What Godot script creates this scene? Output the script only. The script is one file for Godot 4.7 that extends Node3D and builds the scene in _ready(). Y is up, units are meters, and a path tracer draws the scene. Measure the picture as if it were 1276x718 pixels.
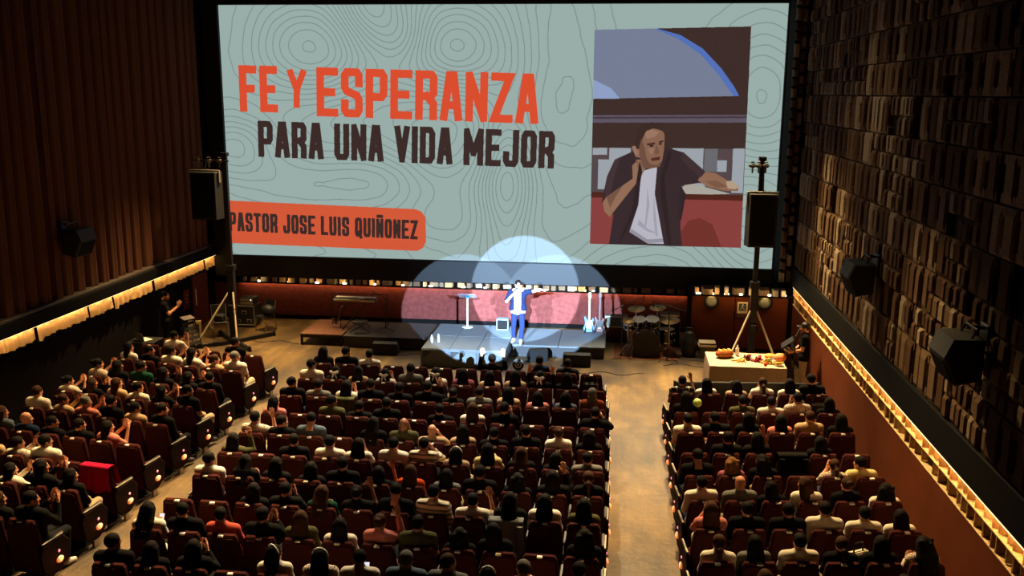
extends Node3D
# A theatre seen from its gallery: a lit cinema screen, a low stage, three blocks of maroon seats with an audience.

var mats := {}
var rng := RandomNumberGenerator.new()
var taken := {}
var noise_fine: Texture2D
var noise_bump: Texture2D
var wood_grain: Texture2D

const WALL_L := -12.5
const WALL_R := 4.8
const BACK := -27.58
const SCREEN_Z := -27.08


func _ready() -> void:
	rng.seed = 20
	camera_and_light()
	make_textures()
	make_materials()
	room()
	screen_and_frame()
	curtain_side()
	panel_side()
	back_wall()
	stage()
	stage_gear()
	towers()
	food_table()
	seats()
	audience()
	standing_people()
	loose_things()


func camera_and_light() -> void:
	var cam := Camera3D.new()
	cam.name = "camera"
	cam.fov = 2.0 * rad_to_deg(atan(359.0 / 1167.0))
	cam.near = 0.1
	cam.far = 100.0
	var yaw := 0.1127
	var pit := 0.2062
	var roll := 0.0072
	var b := Basis(Vector3.UP, yaw) * Basis(Vector3.RIGHT, -pit) * Basis(Vector3.BACK, roll)
	cam.transform = Transform3D(b, Vector3(0, 6.99, 0))
	add_child(cam)
	cam.current = true
	var env := Environment.new()
	env.background_mode = Environment.BG_COLOR
	env.background_color = Color(0, 0, 0)
	env.tonemap_mode = Environment.TONE_MAPPER_LINEAR
	env.tonemap_exposure = 1.0
	env.sdfgi_enabled = true
	env.ssao_enabled = true
	env.ssil_enabled = true
	var we := WorldEnvironment.new()
	we.name = "world_environment"
	we.environment = env
	add_child(we)
	# follow spots on the gallery front and the side walls, aimed at the stage
	follow_spot(Vector3(3.0, 7.2, -1.5), Vector3(-4.72, 0.42, BACK), 3.55, 3400.0)
	follow_spot(Vector3(-6.0, 7.2, -1.5), Vector3(-1.55, 0.5, BACK), 3.6, 3200.0)
	follow_spot(Vector3(-1.2, 7.6, -0.6), Vector3(-2.7, 1.12, BACK), 3.4, 7500.0)
	# warm house lights in the ceiling, thrown back over the audience
	for k in HOUSE.size():
		house_light(HOUSE[k][0], HOUSE[k][1], [25.0, 25.0, 25.0, 25.0, 25.0, 25.0, 25.0, 25.0, 32.0, 15.0][k], [320.0, 240.0, 240.0, 400.0, 310.0, 265.0, 310.0, 310.0, 13.0, 120.0][k], WARM if k in [0, 3, 4, 6, 7, 9] else MILD)


# where each ceiling lamp hangs and the point on the floor it looks at
const HOUSE := [
	[Vector3(-8.6, 10.3, -25.6), Vector3(-9.6, 0, -21.5)], [Vector3(-4.2, 10.3, -25.9), Vector3(-5.0, 0, -19.5)], [Vector3(0.6, 10.3, -25.6), Vector3(0.9, 0, -21.0)], [Vector3(1.9, 10.3, -25.0), Vector3(2.9, 0, -20.0)],
	[Vector3(-7.4, 10.3, -21.5), Vector3(-8.6, 0, -15.5)], [Vector3(-3.0, 10.3, -20.5), Vector3(-3.2, 0, -14.0)], [Vector3(0.9, 10.3, -19.5), Vector3(2.3, 0, -13.0)], [Vector3(-6.4, 10.3, -17.5), Vector3(-7.6, 0, -11.0)],
	[Vector3(0.6, 10.35, -19.5), Vector3(4.8, 4.0, -18.2)],
	[Vector3(-9.0, 10.3, -23.6), Vector3(-9.7, 0, -25.0)],
]


func follow_spot(at: Vector3, aim: Vector3, half: float, power: float) -> void:
	var l := SpotLight3D.new()
	l.name = "follow_spot"
	add_child(l, true)
	l.look_at_from_position(at, aim, Vector3.UP)
	l.spot_angle = half
	l.spot_angle_attenuation = 0.04
	l.spot_range = 60.0
	l.spot_attenuation = 2.0
	l.light_color = Color(0.72, 0.86, 1.0)
	l.light_energy = power
	l.light_size = 0.03
	l.shadow_enabled = true


const WARM := Color(1.0, 0.84, 0.57)
const MILD := Color(1.0, 0.91, 0.74)


func house_light(at: Vector3, aim: Vector3, half: float, power: float, tint: Color) -> void:
	var l := SpotLight3D.new()
	l.name = "house_light"
	add_child(l, true)
	l.look_at_from_position(at, aim, Vector3.BACK)
	l.spot_angle = half
	l.spot_angle_attenuation = 0.9
	l.spot_range = 30.0
	l.spot_attenuation = 2.0
	l.light_color = tint
	l.light_energy = power
	l.light_size = 0.12
	l.shadow_enabled = true


# ---------------------------------------------------------------- textures and materials
func noise_tex(freq: float, oct: int, normal: bool, size := 512, seed_ := 1, strength := 4.0, ramp: Gradient = null) -> NoiseTexture2D:
	var n := FastNoiseLite.new()
	n.noise_type = FastNoiseLite.TYPE_SIMPLEX_SMOOTH
	n.frequency = freq
	n.fractal_octaves = oct
	n.seed = seed_
	var t := NoiseTexture2D.new()
	t.width = size
	t.height = size
	t.seamless = true
	t.noise = n
	t.as_normal_map = normal
	t.bump_strength = strength
	if ramp:
		t.color_ramp = ramp
	return t


func ramp(stops: Array) -> Gradient:
	var g := Gradient.new()
	var off := PackedFloat32Array()
	var col := PackedColorArray()
	for s in stops:
		off.append(s[0])
		col.append(s[1])
	g.offsets = off
	g.colors = col
	return g


func make_textures() -> void:
	noise_fine = noise_tex(0.05, 4, false, 512, 3, 4.0, ramp([[0.0, Color(0.78, 0.78, 0.78)], [1.0, Color(1, 1, 1)]]))
	noise_bump = noise_tex(0.12, 3, true, 512, 5, 5.0)
	var im := Image.create(256, 256, false, Image.FORMAT_RGB8)
	var n := FastNoiseLite.new()
	n.frequency = 0.02
	n.fractal_octaves = 4
	for y in 256:
		for x in 256:
			var a := n.get_noise_2d(x * 5.0, y * 0.5)
			var k := n.get_noise_2d(x * 1.2 + 400.0, y * 1.2)
			var v := clampf(0.84 + 0.10 * a + 0.18 * k, 0.35, 1.0)
			im.set_pixel(x, y, Color(v, v * 0.97, v * 0.93))
	wood_grain = ImageTexture.create_from_image(im)


func mat(key: String, c: Color, rough := 0.8, metal := 0.0) -> StandardMaterial3D:
	var m := StandardMaterial3D.new()
	m.resource_name = key
	m.albedo_color = c
	m.roughness = rough
	m.metallic = metal
	if rough > 0.7 and metal == 0.0:
		m.metallic_specular = 0.2
	mats[key] = m
	return m


func tri(m: StandardMaterial3D, t: Texture2D, scale := 1.0, normal: Texture2D = null, ns := 1.0, world := false) -> StandardMaterial3D:
	m.uv1_triplanar = true
	m.uv1_world_triplanar = world
	m.uv1_scale = Vector3.ONE * scale
	if t:
		m.albedo_texture = t
	if normal:
		m.normal_enabled = true
		m.normal_texture = normal
		m.normal_scale = ns
	return m


func glow(key: String, c: Color, e: float) -> StandardMaterial3D:
	var m := mat(key, Color(0.8, 0.8, 0.8), 0.6)
	m.emission_enabled = true
	m.emission = c
	m.emission_energy_multiplier = e
	return m


func cloth(key: String, c: Color) -> StandardMaterial3D:
	return tri(mat(key, c, 0.92), noise_fine, 2.5, noise_bump, 0.5)


func floor_image() -> Texture2D:
	# worn brown boards: cloudy stains, streaks along the aisles, scuffs
	var n := 640
	var im := Image.create(n, n, false, Image.FORMAT_RGB8)
	var a := FastNoiseLite.new()
	a.frequency = 0.006
	a.fractal_octaves = 5
	a.seed = 8
	var b := FastNoiseLite.new()
	b.frequency = 0.03
	b.fractal_octaves = 3
	b.seed = 15
	for y in n:
		for x in n:
			var u := x * TAU / n
			var w := y * TAU / n
			# on a torus, so that the tile repeats without a seam
			var q := Vector3(cos(u) * 95.0, sin(u) * 95.0, cos(w) * 55.0 + sin(w) * 40.0)
			var v := a.get_noise_3dv(q * 1.6)
			var st := b.get_noise_3d(cos(u) * 100.0, sin(u) * 100.0, sin(w) * 9.0)
			var fine := b.get_noise_2d(x * 6.0, y * 6.0)
			var t := clampf(0.5 + 0.85 * v + 0.25 * st + 0.12 * fine, 0.0, 1.0)
			im.set_pixel(x, y, Color(0.235, 0.167, 0.065).lerp(Color(0.51, 0.40, 0.205), t))
	var r := RandomNumberGenerator.new()
	r.seed = 5
	for k in 260:
		var x := r.randi() % n
		var y := r.randi() % n
		var c := Color(0.66, 0.57, 0.40) if r.randf() < 0.6 else Color(0.27, 0.20, 0.12)
		for j in r.randi_range(6, 40):
			x = posmod(x + r.randi_range(-1, 1), n)
			y = posmod(y + 1, n)
			im.set_pixel(x, y, im.get_pixel(x, y).lerp(c, 0.55))
	return ImageTexture.create_from_image(im)


func pattern_image(kind: String) -> Texture2D:
	var im := Image.create(128, 128, false, Image.FORMAT_RGB8)
	var n := FastNoiseLite.new()
	n.frequency = 0.09
	n.seed = 9
	for y in 128:
		for x in 128:
			var c := Color(0.93, 0.89, 0.82)
			if kind == "floral":
				var v := n.get_noise_2d(x, y)
				if v > 0.22:
					c = Color(0.45, 0.12, 0.12)
				elif v < -0.25:
					c = Color(0.22, 0.24, 0.2)
			elif kind == "stripe":
				c = Color(0.34, 0.05, 0.06) if (y % 32) < 14 else Color(0.95, 0.86, 0.78)
			elif kind == "thin":
				c = Color(0.30, 0.27, 0.24) if (y % 16) < 5 else Color(0.92, 0.86, 0.76)
			elif kind == "check":
				c = Color(0.08, 0.08, 0.1)
				if (y % 32) < 5 or (x % 32) < 4:
					c = Color(0.75, 0.72, 0.68)
			im.set_pixel(x, y, c)
	return ImageTexture.create_from_image(im)


func make_materials() -> void:
	# room
	var f := tri(mat("worn floor boards", Color(1, 1, 1), 0.6), floor_image(), 0.19, noise_tex(0.06, 4, true, 512, 12, 2.0), 0.3, true)
	f.detail_enabled = true
	f.detail_blend_mode = BaseMaterial3D.BLEND_MODE_MUL
	f.detail_albedo = noise_tex(0.008, 4, false, 512, 21, 4.0, ramp([[0.0, Color(0.62, 0.58, 0.52)], [0.5, Color(0.9, 0.88, 0.84)], [1.0, Color(1, 1, 1)]]))
	f.detail_uv_layer = BaseMaterial3D.DETAIL_UV_2
	f.uv2_triplanar = true
	f.uv2_world_triplanar = true
	f.uv2_scale = Vector3(0.13, 0.13, 0.13)
	tri(mat("black paint", Color(0.055, 0.05, 0.05), 0.75), noise_fine, 1.0, null, 1.0, true)
	tri(mat("dark wall", Color(0.055, 0.028, 0.028), 0.9), noise_fine, 0.7, null, 1.0, true)
	tri(mat("ceiling black", Color(0.06, 0.055, 0.055), 0.95), noise_fine, 0.5, null, 1.0, true)
	tri(mat("maroon plaster", Color(0.46, 0.23, 0.21), 0.75), noise_tex(0.02, 5, false, 512, 31, 4.0, ramp([[0.0, Color(0.82, 0.8, 0.8)], [1.0, Color(1, 1, 1)]])), 0.5, noise_bump, 0.25, true)
	tri(mat("rust plaster", Color(0.40, 0.195, 0.105), 0.8), noise_tex(0.01, 4, false, 512, 33, 4.0, ramp([[0.0, Color(0.88, 0.87, 0.86)], [1.0, Color(1, 1, 1)]])), 0.2, null, 1.0, true)
	tri(mat("screen frame", Color(0.042, 0.048, 0.072), 0.7), noise_fine, 0.8)
	tri(mat("curtain velvet", Color(0.43, 0.28, 0.21), 0.95), noise_fine, 1.2, noise_bump, 0.4)
	tri(mat("valance cloth", Color(0.93, 0.80, 0.60), 0.95), noise_fine, 1.5, noise_bump, 0.4)
	mat("ledge edge", Color(0.30, 0.25, 0.22), 0.6)
	tri(mat("dark backing", Color(0.05, 0.032, 0.025), 0.9), noise_fine, 1.0)
	var tones := [Color(0.37, 0.28, 0.20), Color(0.44, 0.36, 0.28), Color(0.32, 0.235, 0.165), Color(0.60, 0.54, 0.47)]
	for i in 4:
		tri(mat("panel wood %d" % i, tones[i], 0.85), wood_grain, 1.6)
	var pale := [Color(0.90, 0.76, 0.55), Color(0.82, 0.66, 0.45), Color(0.70, 0.55, 0.36), Color(0.94, 0.83, 0.64)]
	for i in 4:
		tri(mat("shelf wood %d" % i, pale[i], 0.8), wood_grain, 1.4)
	glow("warm led", Color(1.0, 0.86, 0.62), 1.6)
	glow("lamp white", Color(1.0, 0.93, 0.8), 3.0)
	glow("step lamp", Color(1.0, 0.46, 0.24), 0.5)
	glow("pink led", Color(1.0, 0.5, 0.6), 1.0)
	glow("phone screen", Color(0.9, 0.92, 1.0), 0.9)
	# seats
	tri(mat("seat velvet", Color(0.275, 0.115, 0.10), 0.95), noise_fine, 2.0, noise_bump, 0.5)
	tri(mat("seat shell", Color(0.265, 0.112, 0.095), 0.8), noise_fine, 1.5, noise_bump, 0.2)
	mat("seat arm", Color(0.09, 0.06, 0.055), 0.5)
	mat("end panel", Color(0.10, 0.05, 0.042), 0.85)
	mat("plate white", Color(0.92, 0.9, 0.86), 0.4)
	# stage and gear
	tri(mat("stage black", Color(0.26, 0.26, 0.275), 0.6), noise_fine, 0.8, noise_bump, 0.2)
	tri(mat("stage panel", Color(0.46, 0.50, 0.53), 0.55), noise_fine, 0.9, noise_bump, 0.2)
	tri(mat("bench wood", Color(0.45, 0.27, 0.16), 0.6), wood_grain, 1.0)
	mat("metal black", Color(0.045, 0.045, 0.05), 0.45, 0.3)
	mat("metal pale", Color(0.93, 0.87, 0.74), 0.45)
	mat("chrome", Color(0.85, 0.84, 0.82), 0.18, 1.0)
	mat("speaker black", Color(0.035, 0.035, 0.04), 0.7)
	mat("speaker grille", Color(0.07, 0.07, 0.075), 0.85)
	mat("case black", Color(0.06, 0.055, 0.055), 0.55)
	mat("case edge", Color(0.62, 0.58, 0.5), 0.35, 0.7)
	mat("white plastic", Color(0.9, 0.88, 0.84), 0.5)
	mat("guitar blue", Color(0.16, 0.42, 0.60), 0.25)
	mat("guitar red", Color(0.32, 0.06, 0.05), 0.25)
	mat("guitar wood", Color(0.85, 0.72, 0.5), 0.4)
	mat("amp grille", Color(0.42, 0.40, 0.37), 0.85)
	mat("amp brown", Color(0.40, 0.22, 0.13), 0.8)
	mat("drum shell", Color(0.03, 0.03, 0.035), 0.2)
	mat("drum head", Color(0.03, 0.03, 0.03), 0.5)
	mat("cymbal brass", Color(0.50, 0.40, 0.24), 0.3, 1.0)
	mat("drum coated head", Color(0.30, 0.29, 0.27), 0.6)
	mat("lamp lens", Color(0.62, 0.62, 0.52), 0.4)
	mat("sign green", Color(0.12, 0.25, 0.16), 0.6)
	tri(mat("table linen", Color(0.80, 0.71, 0.60), 0.9), noise_fine, 1.0, noise_bump, 0.4)
	mat("bread brown", Color(0.55, 0.30, 0.13), 0.8)
	mat("bread pale", Color(0.85, 0.62, 0.32), 0.8)
	mat("grape red", Color(0.35, 0.05, 0.09), 0.35)
	mat("grape green", Color(0.62, 0.68, 0.25), 0.35)
	mat("apple red", Color(0.70, 0.10, 0.07), 0.35)
	mat("banana yellow", Color(0.90, 0.72, 0.20), 0.5)
	mat("melon orange", Color(0.88, 0.50, 0.28), 0.6)
	mat("poster cream", Color(0.90, 0.83, 0.62), 0.8)
	mat("ball green", Color(0.72, 0.82, 0.42), 0.5)
	# people
	for i in 4:
		var s := mat("skin %d" % i, [Color(0.72, 0.48, 0.35), Color(0.82, 0.58, 0.44), Color(0.58, 0.37, 0.26), Color(0.76, 0.52, 0.40)][i], 0.6)
		s.vertex_color_use_as_albedo = true
	for h in [["black", Color(0.075, 0.06, 0.055)], ["brown", Color(0.24, 0.15, 0.10)], ["fair", Color(0.45, 0.30, 0.17)], ["grey", Color(0.42, 0.40, 0.38)]]:
		tri(mat("hair " + h[0], h[1], 0.75), null, 3.0, noise_bump, 0.6)
	for c in CLOTHES:
		var d = CLOTHES[c]
		var m := cloth("cloth " + c, d[1])
		if d.size() > 2:
			m.albedo_color = Color(1, 1, 1)
			m.albedo_texture = pattern_image(d[2])
			m.uv1_scale = Vector3.ONE * d[3]
	cloth("trousers dark", Color(0.10, 0.10, 0.12))
	cloth("trousers denim", Color(0.17, 0.22, 0.32))
	cloth("trousers pale", Color(0.78, 0.70, 0.56))
	cloth("trousers blue", Color(0.11, 0.15, 0.28))
	cloth("cloth jacket", Color(0.09, 0.115, 0.22))
	cloth("denim grey", Color(0.46, 0.47, 0.48))
	cloth("jacket red", Color(0.66, 0.05, 0.22))
	mat("shoe dark", Color(0.06, 0.05, 0.05), 0.5)
	mat("shoe white", Color(0.9, 0.87, 0.82), 0.5)


const CLOTHES := {
	"W": ["white", Color(0.95, 0.91, 0.85)], "K": ["black", Color(0.07, 0.065, 0.07)], "P": ["pink", Color(0.86, 0.52, 0.48)], "R": ["salmon red", Color(0.80, 0.34, 0.28)],
	"G": ["olive green", Color(0.33, 0.32, 0.20)], "N": ["navy blue", Color(0.12, 0.17, 0.30)], "D": ["grey blue", Color(0.36, 0.41, 0.47)], "S": ["thin striped", Color(1, 1, 1), "thin", 1.6],
	"Y": ["cream yellow", Color(0.93, 0.84, 0.58)], "F": ["flowered", Color(1, 1, 1), "floral", 2.2], "O": ["orange", Color(0.92, 0.33, 0.10)], "M": ["mauve", Color(0.60, 0.33, 0.38)],
	"E": ["beige", Color(0.80, 0.67, 0.52)], "H": ["grey", Color(0.48, 0.47, 0.46)], "Z": ["red-striped", Color(1, 1, 1), "stripe", 2.2], "C": ["checked", Color(1, 1, 1), "check", 2.0],
	"T": ["dark green", Color(0.08, 0.26, 0.18)], "B": ["rust brown", Color(0.60, 0.27, 0.15)],
}


# ---------------------------------------------------------------- geometry under construction
class Geo:
	var v := PackedVector3Array()
	var n := PackedVector3Array()
	var c := PackedColorArray()
	var uv := PackedVector2Array()
	var i := PackedInt32Array()
	var colored := false

	func tri(a: Vector3, b: Vector3, d: Vector3) -> void:
		# counter-clockwise seen from outside
		var nn := (b - a).cross(d - a).normalized()
		var k := v.size()
		v.append(a); v.append(b); v.append(d)
		n.append(nn); n.append(nn); n.append(nn)
		i.append(k); i.append(k + 2); i.append(k + 1)

	func quad(a: Vector3, b: Vector3, d: Vector3, e: Vector3) -> void:
		var nn := (d - a).cross(e - b).normalized()
		var k := v.size()
		v.append(a); v.append(b); v.append(d); v.append(e)
		n.append(nn); n.append(nn); n.append(nn); n.append(nn)
		for o in [0, 2, 1, 0, 3, 2]:
			i.append(k + o)

	func box(at: Vector3, size: Vector3, bev := 0.0, xf := Transform3D()) -> Geo:
		var h := size * 0.5
		var b := minf(bev, minf(h.x, minf(h.y, h.z)) * 0.9)
		for ax in 3:
			var u := (ax + 1) % 3
			var w := (ax + 2) % 3
			for s in [-1.0, 1.0]:
				var p: Array[Vector3] = []
				for q in [[-1, -1], [1, -1], [1, 1], [-1, 1]]:
					var t := Vector3.ZERO
					t[ax] = s * h[ax]
					t[u] = q[0] * (h[u] - b)
					t[w] = q[1] * (h[w] - b)
					p.append(xf * (at + t))
				if s > 0:
					quad(p[0], p[1], p[2], p[3])
				else:
					quad(p[3], p[2], p[1], p[0])
		if b > 0.0:
			for ax in 3:
				var u := (ax + 1) % 3
				var w := (ax + 2) % 3
				for su in [-1.0, 1.0]:
					for sw in [-1.0, 1.0]:
						var p: Array[Vector3] = []
						for q in [[-1, 0], [1, 0], [1, 1], [-1, 1]]:
							var t := Vector3.ZERO
							t[ax] = q[0] * (h[ax] - b)
							t[u] = su * (h[u] - (b if q[1] == 1 else 0.0))
							t[w] = sw * (h[w] - (0.0 if q[1] == 1 else b))
							p.append(xf * (at + t))
						if su * sw > 0:
							quad(p[3], p[2], p[1], p[0])
						else:
							quad(p[0], p[1], p[2], p[3])
			for sx in [-1.0, 1.0]:
				for sy in [-1.0, 1.0]:
					for sz in [-1.0, 1.0]:
						var s3 := Vector3(sx, sy, sz)
						var a := xf * (at + s3 * (h - Vector3(0, b, b)))
						var d := xf * (at + s3 * (h - Vector3(b, 0, b)))
						var e := xf * (at + s3 * (h - Vector3(b, b, 0)))
						if sx * sy * sz > 0:
							tri(a, d, e)
						else:
							tri(a, e, d)
		return self

	# poly in x,y (counter-clockwise), from z0 up to z1, edges chamfered by bev
	func prism(poly: Array, z0: float, z1: float, bev := 0.0, xf := Transform3D()) -> Geo:
		var pts := PackedVector2Array(poly)
		if Geometry2D.is_polygon_clockwise(pts):
			pts.reverse()
		var m := pts.size()
		var rings: Array = []
		if bev > 0.0:
			var inner := PackedVector2Array()
			for k in m:
				var d0 := (pts[k] - pts[(k + m - 1) % m]).normalized()
				var d1 := (pts[(k + 1) % m] - pts[k]).normalized()
				var n0 := Vector2(-d0.y, d0.x)
				var n1 := Vector2(-d1.y, d1.x)
				var mid := (n0 + n1)
				inner.append(pts[k] + mid * (bev / maxf(0.5, 1.0 + n0.dot(n1))))
			rings = [[inner, z0], [pts, z0 + bev], [pts, z1 - bev], [inner, z1]]
		else:
			rings = [[pts, z0], [pts, z1]]
		for r in rings.size() - 1:
			var pa: PackedVector2Array = rings[r][0]
			var pb: PackedVector2Array = rings[r + 1][0]
			for k in m:
				var j := (k + 1) % m
				quad(xf * Vector3(pa[k].x, pa[k].y, rings[r][1]), xf * Vector3(pa[j].x, pa[j].y, rings[r][1]), xf * Vector3(pb[j].x, pb[j].y, rings[r + 1][1]), xf * Vector3(pb[k].x, pb[k].y, rings[r + 1][1]))
		var cap: PackedVector2Array = rings[0][0]
		var t := Geometry2D.triangulate_polygon(cap)
		for k in range(0, t.size(), 3):
			var a := cap[t[k]]
			var b := cap[t[k + 1]]
			var d := cap[t[k + 2]]
			if (b - a).cross(d - a) < 0:
				var sw := b
				b = d
				d = sw
			tri(xf * Vector3(a.x, a.y, z1), xf * Vector3(b.x, b.y, z1), xf * Vector3(d.x, d.y, z1))
			tri(xf * Vector3(a.x, a.y, z0), xf * Vector3(d.x, d.y, z0), xf * Vector3(b.x, b.y, z0))
		return self

	# surface of revolution: profile of (radius, y), bottom to top, smooth
	func lathe(prof: Array, sides := 16, xf := Transform3D(), flat := true) -> Geo:
		for r in prof.size() - 1:
			var p: Vector2 = prof[r]
			var q: Vector2 = prof[r + 1]
			var d := (q - p)
			if d.length() < 1e-6:
				continue
			var nn := Vector2(d.y, -d.x).normalized()
			var k := v.size()
			for s in sides + 1:
				var a := TAU * s / sides
				var ca := cos(a)
				var sa := sin(a)
				v.append(xf * Vector3(p.x * ca, p.y, p.x * sa))
				v.append(xf * Vector3(q.x * ca, q.y, q.x * sa))
				var no := (xf.basis * Vector3(nn.x * ca, nn.y, nn.x * sa)).normalized()
				n.append(no); n.append(no)
			for s in sides:
				var o := k + 2 * s
				for e in [0, 2, 1, 1, 2, 3]:
					i.append(o + e)
		return self

	func cyl(a: Vector3, b: Vector3, r0: float, r1 := -1.0, sides := 8) -> Geo:
		var r := r0 if r1 < 0.0 else r1
		var l := (b - a).length()
		if l < 1e-6:
			return self
		var y := (b - a) / l
		var x := y.cross(Vector3.RIGHT if absf(y.x) < 0.8 else Vector3.FORWARD).normalized()
		var xf := Transform3D(Basis(x, y, x.cross(y)), a)
		return lathe([Vector2(0, 0), Vector2(r0, 0), Vector2(r, l), Vector2(0, l)], sides, xf)

	func path(pts: Array, r: float, sides := 6) -> Geo:
		for k in pts.size() - 1:
			cyl(pts[k], pts[k + 1], r, r, sides)
		return self

	func ball(at: Vector3, rad: Vector3, rings := 8, sides := 12, b := Basis()) -> Geo:
		var k := v.size()
		for r in rings + 1:
			var th := PI * r / rings
			for s in sides + 1:
				var ph := TAU * s / sides
				var d := Vector3(sin(th) * cos(ph), -cos(th), sin(th) * sin(ph))
				v.append(at + b * (d * rad))
				n.append((b * (d / rad)).normalized())
		for r in rings:
			for s in sides:
				var o := k + r * (sides + 1) + s
				for e in [0, 1, sides + 1, 1, sides + 2, sides + 1]:
					i.append(o + e)
		return self

	func add(g: Geo, xf := Transform3D()) -> Geo:
		var k := v.size()
		var nb := xf.basis.inverse().transposed()
		for p in g.v:
			v.append(xf * p)
		for q in g.n:
			n.append((nb * q).normalized())
		if colored:
			if g.c.size() == g.v.size():
				c.append_array(g.c)
			else:
				for q in g.v.size():
					c.append(Color(1, 1, 1))
		var flip := xf.basis.determinant() < 0
		for t in range(0, g.i.size(), 3):
			i.append(g.i[t] + k)
			if flip:
				i.append(g.i[t + 2] + k); i.append(g.i[t + 1] + k)
			else:
				i.append(g.i[t + 1] + k); i.append(g.i[t + 2] + k)
		return self

	func mesh() -> ArrayMesh:
		var m := ArrayMesh.new()
		if v.is_empty():
			return m
		var a := []
		a.resize(Mesh.ARRAY_MAX)
		a[Mesh.ARRAY_VERTEX] = v
		a[Mesh.ARRAY_NORMAL] = n
		a[Mesh.ARRAY_INDEX] = i
		if uv.size() == v.size():
			a[Mesh.ARRAY_TEX_UV] = uv
		if c.size() == v.size():
			a[Mesh.ARRAY_COLOR] = c
		m.add_surface_from_arrays(Mesh.PRIMITIVE_TRIANGLES, a)
		return m


# ---------------------------------------------------------------- scene tree helpers
func numbered(called: String) -> String:
	var k: int = taken.get(called, -1) + 1
	taken[called] = k
	return called if k == 0 else "%s_%03d" % [called, k]


func part(called: String, m, material, parent: Node, xf := Transform3D()) -> MeshInstance3D:
	var o := MeshInstance3D.new()
	o.name = called
	o.mesh = m.mesh() if m is Geo else m
	o.material_override = mats[material] if material is String else material
	o.transform = xf
	parent.add_child(o, true)
	if parent.get_child_count() > 1 and o.name != called:
		var k := 1
		while parent.has_node("%s_%03d" % [called, k]):
			k += 1
		o.name = "%s_%03d" % [called, k]
	return o


func thing(called: String, label: String, category: String, xf := Transform3D(), group := "") -> Node3D:
	var o := Node3D.new()
	o.name = numbered(called)
	o.transform = xf
	add_child(o)
	return tag(o, label, category, group)


func tag(o: Node3D, label: String, category: String, group := "") -> Node3D:
	o.set_meta("label", label)
	o.set_meta("category", category)
	if group:
		o.set_meta("group", group)
	return o


func single(called: String, g, material, label: String, category: String, group := "", xf := Transform3D()) -> MeshInstance3D:
	var o := MeshInstance3D.new()
	o.name = numbered(called)
	o.mesh = g.mesh() if g is Geo else g
	o.material_override = mats[material] if material is String else material
	o.transform = xf
	add_child(o)
	tag(o, label, category, group)
	return o


func struct(called: String, g, material, label := "", category := "") -> MeshInstance3D:
	var o := MeshInstance3D.new()
	o.name = called
	o.mesh = g.mesh() if g is Geo else g
	o.material_override = mats[material] if material is String else material
	add_child(o, true)
	o.set_meta("kind", "structure")
	if label:
		o.set_meta("label", label)
		o.set_meta("category", category)
	return o


func turned(deg: float, at: Vector3) -> Transform3D:
	return Transform3D(Basis(Vector3.UP, deg_to_rad(deg)), at)


# ---------------------------------------------------------------- the room
func slab(lo: Vector3, hi: Vector3, bev := 0.0) -> Geo:
	return Geo.new().box((lo + hi) * 0.5, hi - lo, bev)


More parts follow.
